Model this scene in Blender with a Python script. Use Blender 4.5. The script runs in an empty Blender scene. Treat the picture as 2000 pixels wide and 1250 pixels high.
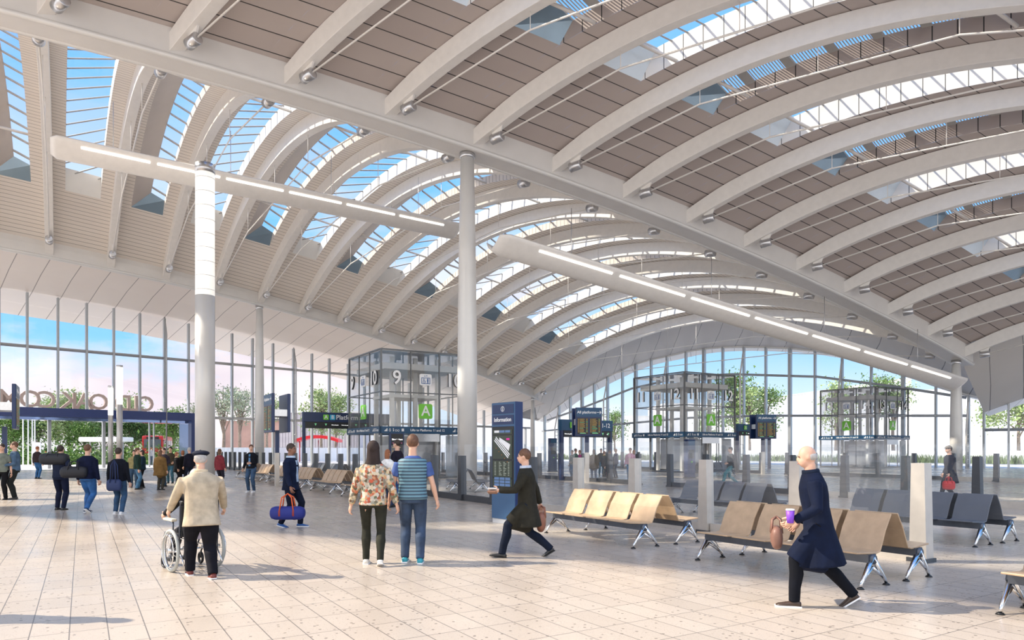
import bpy, math, random
from math import sin, cos, pi, radians, sqrt, atan2
from mathutils import Vector, Matrix
random.seed(7)
S = bpy.context.scene
COL = S.collection

# ------------------------------------------------------------------ camera
F, HZ, EYE = 1350.0, 878.0, 1.65          # focal length in pixels, horizon row, eye height
cam_d = bpy.data.cameras.new('camera'); cam = bpy.data.objects.new('camera', cam_d); COL.objects.link(cam)
cam.location = (0, 0, EYE); cam.rotation_euler = (pi/2, 0, 0)
cam_d.sensor_width = 36; cam_d.lens = 36*F/2000; cam_d.shift_y = (HZ-625)/2000; cam_d.clip_end = 2000
S.camera = cam
# ------------------------------------------------------------------ world, sun, exposure
S.view_settings.view_transform = 'Standard'; S.view_settings.look = 'None'
S.view_settings.gamma = 1; S.view_settings.exposure = 0.3; S.view_settings.use_curve_mapping = False
S.cycles.transparent_max_bounces = 40; S.cycles.max_bounces = 10; S.cycles.diffuse_bounces = 6
W = bpy.data.worlds.new('world'); S.world = W; W.use_nodes = True
nt = W.node_tree; nt.nodes.clear()
def nd(t, k, **kw):
    n = t.nodes.new(k)
    for a, b in kw.items(): setattr(n, a, b)
    return n
def math_(t, op, a, b=None, clamp=False):
    n = nd(t, 'ShaderNodeMath', operation=op, use_clamp=clamp)
    for i, x in enumerate((a, b)):
        if x is None: continue
        if isinstance(x, (int, float)): n.inputs[i].default_value = x
        else: t.links.new(x, n.inputs[i])
    return n.outputs[0]
def mix_(t, fac, a, b, blend='MIX'):
    n = nd(t, 'ShaderNodeMix', data_type='RGBA', blend_type=blend)
    for i, x in ((0, fac), (6, a), (7, b)):
        if isinstance(x, (int, float)): n.inputs[i].default_value = x
        elif isinstance(x, tuple): n.inputs[i].default_value = (*x[:3], 1)
        else: t.links.new(x, n.inputs[i])
    return n.outputs[2]
def ramp_(t, fac, stops):
    n = nd(t, 'ShaderNodeValToRGB'); e = n.color_ramp.elements
    while len(e) < len(stops): e.new(.5)
    for i, (p, c) in enumerate(stops):
        e[i].position = p; e[i].color = (*c[:3], 1) if isinstance(c, tuple) else (c, c, c, 1)
    t.links.new(fac, n.inputs[0]); return n.outputs[0]
tc = nd(nt, 'ShaderNodeTexCoord'); sp = nd(nt, 'ShaderNodeSeparateXYZ'); nt.links.new(tc.outputs['Generated'], sp.inputs[0])
sky = ramp_(nt, sp.outputs[2], [(0.0, (.42, .44, .46)), (.06, (.30, .39, .48)), (.14, (.12, .28, .46)), (.35, (.10, .25, .50)), (1, (.07, .19, .50))])
mp = nd(nt, 'ShaderNodeMapping'); mp.inputs['Scale'].default_value = (1, 1, 2.6); nt.links.new(tc.outputs['Generated'], mp.inputs[0])
no = nd(nt, 'ShaderNodeTexNoise'); no.inputs['Scale'].default_value = 2.6; no.inputs['Detail'].default_value = 9; no.inputs['Roughness'].default_value = .58
nt.links.new(mp.outputs[0], no.inputs[0])
cf = ramp_(nt, no.outputs[0], [(.42, 0.0), (.56, 1.0)])
no2 = nd(nt, 'ShaderNodeTexNoise'); no2.inputs['Scale'].default_value = 5; nt.links.new(mp.outputs[0], no2.inputs[0])
ccol = ramp_(nt, no2.outputs[0], [(.35, (.36, .315, .345)), (.6, (.43, .40, .395))])
side = ramp_(nt, sp.outputs[0], [(.02, 1.0), (.22, .12)])                       # clouds to the left, clear to the right
lowz = ramp_(nt, sp.outputs[2], [(.16, 1.0), (.40, .25)])
back = ramp_(nt, math_(nt, 'MULTIPLY', sp.outputs[1], -1.0), [(.0, 0.0), (.4, 1.0)])  # bright cloud behind the camera, unseen, added to light the interior
cf2 = math_(nt, 'MULTIPLY', cf, math_(nt, 'MAXIMUM', math_(nt, 'MULTIPLY', side, lowz), back))
ccol = mix_(nt, back, ccol, (.85, .79, .72))
skc = mix_(nt, cf2, sky, ccol)
bg = nd(nt, 'ShaderNodeBackground'); bg.inputs[1].default_value = 2.2; nt.links.new(skc, bg.inputs[0])
wo = nd(nt, 'ShaderNodeOutputWorld'); nt.links.new(bg.outputs[0], wo.inputs[0])
sun_d = bpy.data.lights.new('sun', 'SUN'); sun = bpy.data.objects.new('sun', sun_d); COL.objects.link(sun)
sun_d.energy = 6.2; sun_d.angle = radians(.8); sun_d.color = (1, .87, .70)
SUNDIR = Vector((.98, -.05, -.88)).normalized()
sun.rotation_euler = SUNDIR.to_track_quat('-Z', 'Y').to_euler(); sun.location = (-30, 10, 40)

# ------------------------------------------------------------------ materials
MATS = {}
def mat(name, col, rough=.5, metal=0.0, var=.06, scale=3.0, emit=None, bump=0.0, spec=.5):
    if name in MATS: return MATS[name]
    m = bpy.data.materials.new(name); m.use_nodes = True; t = m.node_tree
    b = t.nodes['Principled BSDF']; b.inputs['Roughness'].default_value = rough; b.inputs['Metallic'].default_value = metal
    b.inputs['Specular IOR Level'].default_value = spec
    g = nd(t, 'ShaderNodeTexCoord'); n = nd(t, 'ShaderNodeTexNoise'); n.inputs['Scale'].default_value = scale; n.inputs['Detail'].default_value = 4
    t.links.new(g.outputs['Object'], n.inputs[0])
    lo = tuple(max(0, c*(1-var)) for c in col); hi = tuple(min(1, c*(1+var)) for c in col)
    c = ramp_(t, n.outputs[0], [(.3, lo), (.7, hi)]); t.links.new(c, b.inputs['Base Color'])
    if bump:
        bp = nd(t, 'ShaderNodeBump'); bp.inputs['Strength'].default_value = bump; t.links.new(n.outputs[0], bp.inputs['Height']); t.links.new(bp.outputs[0], b.inputs['Normal'])
    if emit: b.inputs['Emission Color'].default_value = (*col, 1); b.inputs['Emission Strength'].default_value = emit
    MATS[name] = m; return m
def cloth(col, scale=9, var=.22):
    k = 'cloth_%.3f_%.3f_%.3f' % col
    if max(col) < .12: col = tuple(c*.55 for c in col)
    return mat(k, col, .85, 0, var, scale, bump=.35, spec=.2)
def glass(name, tint=(1, 1, 1), ior=1.45, gl=.9, haze=0.0, flat=None):
    if name in MATS: return MATS[name]
    m = bpy.data.materials.new(name); m.use_nodes = True; t = m.node_tree; t.nodes.clear()
    tr = nd(t, 'ShaderNodeBsdfTransparent'); tr.inputs[0].default_value = (*tint, 1)
    g = nd(t, 'ShaderNodeBsdfGlossy'); g.inputs['Roughness'].default_value = .02; g.inputs[0].default_value = (gl, gl, gl, 1)
    fr = nd(t, 'ShaderNodeFresnel'); fr.inputs[0].default_value = ior
    mx = nd(t, 'ShaderNodeMixShader')
    if flat is None: t.links.new(fr.outputs[0], mx.inputs[0])
    else: mx.inputs[0].default_value = flat          # even, weak reflection at every angle
    t.links.new(tr.outputs[0], mx.inputs[1]); t.links.new(g.outputs[0], mx.inputs[2])
    o = nd(t, 'ShaderNodeOutputMaterial'); out = mx
    if haze:
        d = nd(t, 'ShaderNodeBsdfDiffuse'); d.inputs[0].default_value = (.8, .85, .9, 1)
        m2 = nd(t, 'ShaderNodeMixShader'); m2.inputs[0].default_value = haze
        t.links.new(mx.outputs[0], m2.inputs[1]); t.links.new(d.outputs[0], m2.inputs[2]); out = m2
    t.links.new(out.outputs[0], o.inputs[0]); MATS[name] = m; return m
def cladding(name, c1, c2, step, gap, cross=0.0, dark=(.05, .05, .05), rough=.45):
    """panel cladding: joints every `step` metres along uv.y, optional joints along uv.x"""
    m = bpy.data.materials.new(name); m.use_nodes = True; t = m.node_tree; b = t.nodes['Principled BSDF']; b.inputs['Roughness'].default_value = rough
    uv = nd(t, 'ShaderNodeUVMap'); s = nd(t, 'ShaderNodeSeparateXYZ'); t.links.new(uv.outputs[0], s.inputs[0])
    fr = math_(t, 'FRACT', math_(t, 'DIVIDE', s.outputs[1], step)); ln = math_(t, 'LESS_THAN', fr, gap/step)
    if cross:
        f2 = math_(t, 'FRACT', math_(t, 'DIVIDE', s.outputs[0], cross)); ln = math_(t, 'MAXIMUM', ln, math_(t, 'LESS_THAN', f2, gap/cross))
    n = nd(t, 'ShaderNodeTexNoise'); n.inputs['Scale'].default_value = .4; t.links.new(uv.outputs[0], n.inputs[0])
    wn = nd(t, 'ShaderNodeTexWhiteNoise', noise_dimensions='1D'); t.links.new(math_(t, 'FLOOR', math_(t, 'DIVIDE', s.outputs[1], step)), wn.inputs['W'])
    base = mix_(t, math_(t, 'ADD', math_(t, 'MULTIPLY', n.outputs[0], .7), math_(t, 'MULTIPLY', wn.outputs[0], .3)), c1, c2)
    t.links.new(mix_(t, ln, base, dark), b.inputs['Base Color']); MATS[name] = m; return m
WHITE = mat('white_painted_steel', (.83, .80, .76), .38, .0, .03)
BEAM = mat('grey_white_beam_paint', (.72, .70, .675), .4, 0, .03, 1)
COLM = mat('column_paint', (.74, .73, .71), .3, .1, .03, 1)
STEEL = mat('brushed_steel', (.62, .62, .63), .28, .9, .06, 14)
CHROME = mat('polished_metal', (.72, .72, .72), .12, 1.0, .03, 20)
DARKST = mat('dark_metal', (.10, .11, .13), .35, .6, .1, 8)
POSTD = mat('anodised_grey_post', (.075, .08, .09), .35, .5, .05, 6)
POSTL = mat('pale_aluminium_post', (.58, .53, .47), .35, .35, .05, 6)
MULL = mat('mullion_aluminium', (.42, .44, .46), .4, .5, .04, 5)
NAVY = mat('navy_sign_paint', (.010, .028, .10), .35, 0, .06, 4)
TEAL = mat('petrol_blue_sign', (.008, .065, .15), .4, 0, .05, 4)
MBLUE = mat('mid_blue_panel', (.04, .105, .215), .4, 0, .05, 3)
SWHITE = mat('white_sign_vinyl', (.9, .9, .9), .5, 0, .01)
GREEN = mat('green_sign_vinyl', (.20, .62, .06), .45, 0, .03)
CYAN = mat('cyan_sign_vinyl', (.05, .45, .70), .45, 0, .03)
BLACK = mat('black_plastic', (.012, .013, .015), .4, 0, .1)
AMBER = mat('amber_led_text', (.60, .38, .10), .5, 0, .02, emit=.18)
LEDG = mat('green_led_text', (.2, .6, .3), .5, 0, .02, emit=.25)
LEDW = mat('white_led_text', (.9, .9, .9), .5, 0, .02, emit=.8)
LAMP = mat('lit_lamp_diffuser', (1, .97, .92), .5, 0, .0, emit=1.9)
SKIN = mat('skin_light', (.68, .40, .28), .5, 0, .06, 12)
SKIND = mat('skin_dark', (.22, .10, .06), .5, 0, .06, 12)
RUBBER = mat('grey_rubber', (.42, .44, .42), .6, 0, .05)
GL_FAC = glass('facade_glass', (.97, .985, 1), 1.38)
GL_SKY = glass('skylight_glass', (.93, .97, 1), 1.06)
GL_BAR = glass('barrier_glass', (.93, .955, .975), 1.2, haze=.05, flat=.07)
GL_PODU = glass('lift_glass_upper', (.80, .81, .82), 1.36, haze=.02, flat=.07)
GL_POD = glass('lift_glass', (.90, .905, .91), 1.33, haze=.045, flat=.06)
CL_L = cladding('pale_timber_effect_cladding', (.80, .73, .66), (.87, .81, .74), .36, .035, dark=(.30, .26, .23))
CL_R = cladding('right_vault_cladding', (.42, .36, .335), (.50, .44, .41), 1.02, .05, dark=(.03, .03, .03), rough=.35)  # right vault panels, browner and darker than the left ones
CL_S = cladding('soffit_cladding', (.74, .67, .62), (.80, .74, .68), 2.045, .06, dark=(.3, .27, .25))
CL_G = cladding('grey_soffit_cladding', (.62, .59, .56), (.70, .67, .64), 2.4, .05, dark=(.15, .15, .15))
REV = mat('white_reveal_panel', (.86, .85, .82), .45, 0, .02, 1)
REVB = mat('sky_tinted_reveal_metal', (.30, .42, .52), .25, .5, .08, .6)  # hooded skylight ends: reflected sky is put into the base colour

# ------------------------------------------------------------------ mesh helpers
class MB:
    def __init__(s): s.v = []; s.f = []; s.uv = []; s.sm = []
    def add(s, vs, fs, smooth=False, uvs=None):
        o = len(s.v); s.v += [tuple(p) for p in vs]
        for k, f in enumerate(fs):
            s.f.append(tuple(i+o for i in f)); s.sm.append(smooth); s.uv.append(uvs[k] if uvs else None)
        return s
    def box(s, c, d, rz=0.0, M=None):
        x, y, z = d[0]/2, d[1]/2, d[2]/2
        vs = [Vector((a*x, b*y, e*z)) for e in (-1, 1) for a, b in ((-1, -1), (1, -1), (1, 1), (-1, 1))]
        R = M if M is not None else Matrix.Rotation(rz, 3, 'Z'); c = Vector(c)
        return s.add([R @ p + c for p in vs], [(3, 2, 1, 0), (4, 5, 6, 7), (0, 1, 5, 4), (1, 2, 6, 5), (2, 3, 7, 6), (3, 0, 4, 7)])
    def rings(s, rs, smooth=True, cap=True, closed=True):
        n = len(rs[0]); vs = [p for r in rs for p in r]; fs = []
        for i in range(len(rs)-1):
            for j in range(n if closed else n-1):
                k = (j+1) % n; fs.append((i*n+j, i*n+k, (i+1)*n+k, (i+1)*n+j))
        if cap and closed: fs.append(tuple(range(n-1, -1, -1))); fs.append(tuple((len(rs)-1)*n+j for j in range(n)))
        return s.add(vs, fs, smooth)
    def tube(s, path, r, n=8, smooth=True):
        path = [Vector(p) for p in path]; m = len(path)
        rr = r if isinstance(r, (list, tuple)) else [r]*m; out = []
        t0 = (path[1]-path[0]).normalized(); up = Vector((0, 0, 1)) if abs(t0.z) < .9 else Vector((0, 1, 0))
        a = t0.cross(up).normalized()
        for i, p in enumerate(path):
            t = (path[min(i+1, m-1)]-path[max(i-1, 0)]).normalized()
            a = (a - t*a.dot(t)).normalized(); b = t.cross(a)
            out.append([p+(a*cos(2*pi*k/n)+b*sin(2*pi*k/n))*rr[i] for k in range(n)])
        return s.rings(out, smooth)
    def cyl(s, c, r, h, n=20, r2=None):
        c = Vector(c); return s.tube([c, c+Vector((0, 0, h))], [r, r if r2 is None else r2], n)
    def ell(s, c, r, n=12, m=8, M=None):
        c = Vector(c); rs = []
        for i in range(m+1):
            a = -pi/2+pi*i/m; k = max(cos(a), .02)
            ring = [Vector((r[0]*k*cos(2*pi*j/n), r[1]*k*sin(2*pi*j/n), r[2]*sin(a))) for j in range(n)]
            rs.append([(M @ p if M is not None else p)+c for p in ring])
        return s.rings(rs)
    def torus(s, c, R, r, axis='x', n=28, m=8):
        c = Vector(c); vs = []; fs = []
        for i in range(n):
            a = 2*pi*i/n
            for j in range(m):
                b = 2*pi*j/m; q = R+r*cos(b); w = r*sin(b)
                p = {'x': (w, q*cos(a), q*sin(a)), 'y': (q*cos(a), w, q*sin(a)), 'z': (q*cos(a), q*sin(a), w)}[axis]
                vs.append(c+Vector(p))
        for i in range(n):
            for j in range(m): fs.append((i*m+j, ((i+1) % n)*m+j, ((i+1) % n)*m+(j+1) % m, i*m+(j+1) % m))
        return s.add(vs, fs, True)
    def grid(s, pts, uvs=None, smooth=True, flip=False):
        """pts[i][j] -> sheet"""
        a, b = len(pts), len(pts[0]); vs = [p for r in pts for p in r]; fs = []; us = []
        for i in range(a-1):
            for j in range(b-1):
                q = [(i, j), (i+1, j), (i+1, j+1), (i, j+1)]
                if flip: q.reverse()
                fs.append(tuple(x*b+y for x, y in q)); us.append([uvs[x][y] for x, y in q] if uvs else None)
        return s.add(vs, fs, smooth, us)
    def quad(s, a, b, c, d, uv=None): return s.add([a, b, c, d], [(0, 1, 2, 3)], False, [uv])
    def prism(s, poly, o, xd, yd, zd, depth):
        """extrude 2-D polygon (in plane xd,yd at o) along zd"""
        o, xd, yd, zd = map(Vector, (o, xd, yd, zd)); n = len(poly)
        a = [o+xd*p[0]+yd*p[1] for p in poly]; b = [p+zd*depth for p in a]
        return s.add(a+b, [tuple(range(n-1, -1, -1)), tuple(range(n, 2*n))]+[(i, (i+1) % n, n+(i+1) % n, n+i) for i in range(n)])
    def text(s, txt, size, o, xd, yd, depth=.01, align='CENTER'):
        vs, fs = text_geo(txt, align); o, xd, yd = Vector(o), Vector(xd), Vector(yd); zd = xd.cross(yd)
        return s.add([o+xd*(p[0]*size)+yd*(p[1]*size)+zd*(depth if p[2] > 0 else 0) for p in vs], fs)
    def build(s, name, m=None, parent=None, world=False, label=None, cat=None, group=None, kind=None, origin=None):
        me = bpy.data.meshes.new(name); off = Vector((0, 0, 0))
        if parent is not None and world: off = Vector(parent.location)
        if parent is None:
            if origin is not None: off = Vector(origin)
            else:
                xs, ys, zs = zip(*s.v); off = Vector(((min(xs)+max(xs))/2, (min(ys)+max(ys))/2, min(zs)))
        if parent is not None and world and abs(parent.rotation_euler.z) > 1e-6:
            R = Matrix.Rotation(-parent.rotation_euler.z, 3, 'Z'); vv = [R @ (Vector(p)-off) for p in s.v]
        else: vv = [Vector(p)-off for p in s.v]
        me.from_pydata(vv, [], s.f)
        if any(u for u in s.uv):
            ul = me.uv_layers.new(name='UVMap'); k = 0; dat = []
            for f, u in zip(s.f, s.uv): dat += [c for p in (u or [(0, 0)]*len(f)) for c in p]
            ul.data.foreach_set('uv', dat)
        me.polygons.foreach_set('use_smooth', s.sm)
        if m is not None: me.materials.append(m)
        me.update(); o = bpy.data.objects.new(name, me); COL.objects.link(o)
        if parent is not None: o.parent = parent
        else: o.location = off
        tag(o, label, cat, group, kind); return o
_tc = {}
def text_geo(txt, align):
    k = (txt, align)
    if k in _tc: return _tc[k]
    cu = bpy.data.curves.new('t', 'FONT'); cu.body = txt; cu.align_x = align; cu.align_y = 'CENTER'; cu.extrude = .5; cu.resolution_u = 3
    cu.offset = .012
    ob = bpy.data.objects.new('t', cu); COL.objects.link(ob); dg = bpy.context.evaluated_depsgraph_get()
    me = bpy.data.meshes.new_from_object(ob.evaluated_get(dg)); r = ([tuple(v.co) for v in me.vertices], [tuple(p.vertices) for p in me.polygons])
    bpy.data.objects.remove(ob); bpy.data.curves.remove(cu); bpy.data.meshes.remove(me); _tc[k] = r; return r
def tag(o, label=None, cat=None, group=None, kind=None):
    if label: o['label'] = label
    if cat: o['category'] = cat
    if group: o['group'] = group
    if kind: o['kind'] = kind
    return o
def empty(name, loc=(0, 0, 0), rz=0.0, label=None, cat=None, group=None, kind=None):
    o = bpy.data.objects.new(name, None); o.empty_display_size = .2; COL.objects.link(o); o.location = loc; o.rotation_euler = (0, 0, rz)
    return tag(o, label, cat, group, kind)
def copy_tree(o, parent=None):
    c = o.copy(); COL.objects.link(c)
    if parent: c.parent = parent
    for ch in list(o.children): copy_tree(ch, c)
    return c
def soft(o, w=.01, seg=2):
    b = o.modifiers.new('bevel', 'BEVEL'); b.width = w; b.segments = seg; b.limit_method = 'ANGLE'; return o
def lerp(a, b, t): return a+(b-a)*t
def G(x, y, z=0.0):
    """ground point seen at this pixel"""
    Z = F*(EYE-z)/(y-HZ); return Vector(((x-1000)/F*Z, Z, z))
def ray_line(x, p, d):
    """point of the plan line p+s*d that lies on the sight line of column x -> s"""
    r = (x-1000)/F; return (r*p[1]-p[0])/(d[0]-r*d[1])
def hpix(y, Z): return EYE+(HZ-y)*Z/F
ORD = ['first', 'second', 'third', 'fourth', 'fifth', 'sixth', 'seventh', 'eighth', 'ninth', 'tenth', 'eleventh', 'twelfth', 'thirteenth', 'fourteenth', 'fifteenth', 'sixteenth', 'seventeenth', 'eighteenth', 'nineteenth', 'twentieth', 'twenty-first', 'twenty-second', 'twenty-third', 'twenty-fourth', 'twenty-fifth', 'twenty-sixth', 'twenty-seventh', 'twenty-eighth', 'twenty-ninth', 'thirtieth', 'thirty-first', 'thirty-second', 'thirty-third', 'thirty-fourth']
RZ = radians(31.9); EU = Vector((cos(RZ), sin(RZ), 0)); EV = Vector((-sin(RZ), cos(RZ), 0)); UP = Vector((0, 0, 1))
def UV(u, v, z=0.0): return EU*u+EV*v+UP*z

# ------------------------------------------------------------------ floor and ground
def floor_mat():
    m = bpy.data.materials.new('terrazzo_tiles'); m.use_nodes = True; t = m.node_tree; b = t.nodes['Principled BSDF']
    g = nd(t, 'ShaderNodeNewGeometry'); mp = nd(t, 'ShaderNodeMapping', vector_type='POINT'); mp.inputs['Rotation'].default_value = (0, 0, -RZ)
    t.links.new(g.outputs['Position'], mp.inputs[0]); s = nd(t, 'ShaderNodeSeparateXYZ'); t.links.new(mp.outputs[0], s.inputs[0])
    def lines(out, step, w):
        f = math_(t, 'FRACT', math_(t, 'DIVIDE', math_(t, 'ADD', out, 400.0), step)); return math_(t, 'LESS_THAN', f, w/step)
    lx = lines(s.outputs[0], .30, .010); ly = lines(s.outputs[1], .6, .010); ln = math_(t, 'MAXIMUM', lx, ly)
    wn = nd(t, 'ShaderNodeTexWhiteNoise', noise_dimensions='2D'); cb = nd(t, 'ShaderNodeCombineXYZ')
    t.links.new(math_(t, 'FLOOR', math_(t, 'DIVIDE', math_(t, 'ADD', s.outputs[0], 400.0), .30)), cb.inputs[0]); t.links.new(math_(t, 'FLOOR', math_(t, 'DIVIDE', math_(t, 'ADD', s.outputs[1], 400.0), .6)), cb.inputs[1])
    t.links.new(cb.outputs[0], wn.inputs[0])
    base = mix_(t, wn.outputs[0], (.47, .405, .335), (.53, .46, .385))
    n = nd(t, 'ShaderNodeTexNoise'); n.inputs['Scale'].default_value = .5; n.inputs['Detail'].default_value = 5; t.links.new(g.outputs['Position'], n.inputs[0])
    base = mix_(t, .25, base, ramp_(t, n.outputs[0], [(.3, (.42, .375, .33)), (.7, (.56, .485, .40))]))
    v = nd(t, 'ShaderNodeTexVoronoi'); v.inputs['Scale'].default_value = 13; v.inputs['Randomness'].default_value = 1; t.links.new(mp.outputs[0], v.inputs[0])
    v2 = nd(t, 'ShaderNodeTexVoronoi'); v2.inputs['Scale'].default_value = 46; t.links.new(mp.outputs[0], v2.inputs[0])
    rv = nd(t, 'ShaderNodeSeparateXYZ'); t.links.new(v.outputs['Color'], rv.inputs[0])
    sp1 = math_(t, 'MULTIPLY', math_(t, 'LESS_THAN', v.outputs['Distance'], .19), math_(t, 'LESS_THAN', rv.outputs[0], .6))
    sp2 = math_(t, 'MULTIPLY', math_(t, 'LESS_THAN', v2.outputs['Distance'], .2), .5)
    spk = math_(t, 'MAXIMUM', sp1, sp2)
    c = mix_(t, math_(t, 'MULTIPLY', spk, .85), base, (.17, .14, .12)); c = mix_(t, math_(t, 'MULTIPLY', ln, .8), c, (.10, .09, .085))
    t.links.new(c, b.inputs['Base Color'])
    r = ramp_(t, n.outputs[0], [(.3, .20), (.7, .33)]); t.links.new(r, b.inputs['Roughness']); b.inputs['Specular IOR Level'].default_value = .55
    return m
FLOOR = floor_mat()
# ------------------------------------------------------------------ roof geometry
def hL(n): return 15.9-.137*n-.0344*n*n
def hM(n): return 18.97-.186*n-.0454*n*n
def Lp(n): return Vector((-23.2+.703*4.09*(n-4), 63.5+.711*4.09*(n-4), hL(n)))
def Mp(n): return Vector((-2.4+.894*4.8*(n-4), 37.05+.447*4.8*(n-4), hM(n)))
RD = Vector((.85, -.53, 0))
def Rp(n): return Mp(n)+RD*28.5
LOUT = Vector((-.711, .703, 0)); GOUT = Vector((.705, .709, 0))
def riseL(n): return 4.7+max(0, n-6)*.24
def roofP(nave, n, s):
    if nave == 'L': a, b, r = Lp(n), Mp(n), riseL(n)
    else: a, b, r = Mp(n), Rp(n), 3.3
    p = a.lerp(b, s); p.z += r*4*s*(1-s); return p

RIBD, CEIL = .95, .95
floor = MB(); fc = [Lp(-9)+LOUT*6, Lp(13.6)+LOUT*6, Vector((43, 64, 0)), Vector((75, 43, 0)), Vector((75, -12, 0)), Vector((-60, -12, 0))]
FS = Vector((-27.5, 67.7, 0)); FD = Vector((.703, .711, 0))
GS = Vector((8.3, 95.4, 0)); GD = Vector((33.5, -33.3, 0))
KP = Vector((4.07, 99.6, 0)); RK = Vector((42.6, 61.4, 0))
pl = [FS+FD*-62, KP, RK, RK+RD*34, Vector((70, -14, 0)), Vector((-71, -14, 0))]
floor.add([(p.x, p.y, 0) for p in pl], [tuple(range(len(pl)-1, -1, -1))]); 
fo = floor.build('floor', FLOOR, kind='structure', origin=(0, 0, 0))
gm = mat('pale_concrete_paving', (.66, .64, .61), .8, 0, .08, .3)
g = MB(); g.quad((-400, -60, -.06), (400, -60, -.06), (400, 700, -.06), (-400, 700, -.06)); g.build('plaza_paving', gm, kind='structure', label='pale plaza paving outside the station', origin=(0, 0, -.06))

def beam(nfun, n0, n1, w, d, name, label, lip=None, outer=0):
    r = []; k = int((n1-n0)*3)+1
    for i in range(k):
        n = n0+(n1-n0)*i/(k-1); p = nfun(n); t = nfun(n+.1)-p; c = Vector((t.y, -t.x, 0)).normalized()
        prof = [(-w/2, 0), (w/2, 0), (w/2, d*.55), (w*.40, d), (-w*.40, d), (-w/2, d*.55)]
        r.append([p+c*a+UP*b for a, b in prof])
    e = empty(name, tuple(nfun((n0+n1)/2)), label=label, cat='beam')
    MB().rings(r, False).build('beam_body', BEAM, e, True)
    for sg in (-1, 1):
        path = []
        for i in range(k):
            n = n0+(n1-n0)*i/(k-1); p = nfun(n); t = nfun(n+.1)-p; c = Vector((t.y, -t.x, 0)).normalized(); path.append(p+c*sg*(w/2)+UP*.06)
        MB().tube(path, .13, 8).build('edge_flange', COLM, e, True)
    return e
beam(Mp, -5, 13.25, 1.3, 2.3, 'main_roof_beam', 'massive grey-white spine beam running diagonally between the two vaulted roof bays')
beam(Lp, -9, 13.15, .8, 1.5, 'eaves_beam', 'grey-white eaves beam above the tall left glass facade')
beam(Rp, -4.2, 13.2, 1.0, 1.8, 'eaves_beam', 'far right eaves beam carrying the right-hand vault')

def ribwidth(p, q):
    t = (q-p); t.z = 0; t.normalize(); return Vector((t.y, -t.x, 0))
def make_rib(nave, n, k):
    a, b = (Lp(n), Mp(n)) if nave == 'L' else (Mp(n), Rp(n)); c = ribwidth(a.copy(), b.copy()); rs = []
    m = 36; s0 = .012 if nave == 'L' else .018; s1 = 1-s0*1.3
    for i in range(m+1):
        s = s0+(s1-s0)*i/m; p = roofP(nave, n, s); q = roofP(nave, n, s+.01)-roofP(nave, n, s-.01); q.normalize(); nn = c.cross(q); nn = nn if nn.z > 0 else -nn
        e = min(1, min(s, 1-s)*9); d = RIBD*(.72+.28*e); w = .27
        rs.append([p-c*w, p+c*w, p+c*w+nn*d, p-c*w+nn*d])
    nm = 'left' if nave == 'L' else 'right'
    e = empty('roof_rib', tuple(a), label=('%s arched white rib of the %s vault, counted from the photo\'s left edge' % (ORD[n], nm)) if n >= 0 else '%s arched white rib of the %s vault beyond the photo\'s left edge' % (ORD[-n-1], nm), cat='roof rib', group='arched ribs of the %s vault' % nm)
    soft(MB().rings(rs, False).build('arch', WHITE, e, True), .02)
    # cast nodes, gussets, tie rod, hangers
    L = (b-a); L.z = 0; ln = L.length; dr = L.normalized(); nodes = []
    for sg, s in ((1, 1.9/ln), (-1, 1-1.9/ln)):
        p = roofP(nave, n, s); ctr = p-UP*.42; d = dr*sg; d = (d+UP*.12).normalized()
        ax = Matrix((c, d.cross(c), d)).transposed()
        MB().tube([ctr-d*.34, ctr-d*.32, ctr+d*.32, ctr+d*.34], [.2, .25, .25, .2], 18).build('cast_node', STEEL, e, True)
        gp = [(-.45, .62), (.45, .78), (.16, .0), (-.16, 0)]
        MB().prism(gp, ctr-c*.05, dr*sg, UP, c, .10).build('gusset_plate', WHITE, e, True); nodes.append(ctr)
    bump = 1.6; path = []
    def tp(u): p = nodes[0].lerp(nodes[1], u); p.z += bump*min(1, u/.28, (1-u)/.28); return p
    MB().tube([tp(u) for u in (0, .28, .72, 1)], .045, 6).build('tie_rod', WHITE, e, True)
    for u in (.28, .5, .72):
        p = tp(u); s = lerp(1.9/ln, 1-1.9/ln, u); q = roofP(nave, n, s)
        if q.z-p.z > .2: MB().tube([p, q], .02, 5).build('hanger', WHITE, e, True)
for k, n in enumerate(range(-2, 14)): make_rib('L', n, k)
for k, n in enumerate(range(-4, 14)): make_rib('R', n, k)

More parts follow.
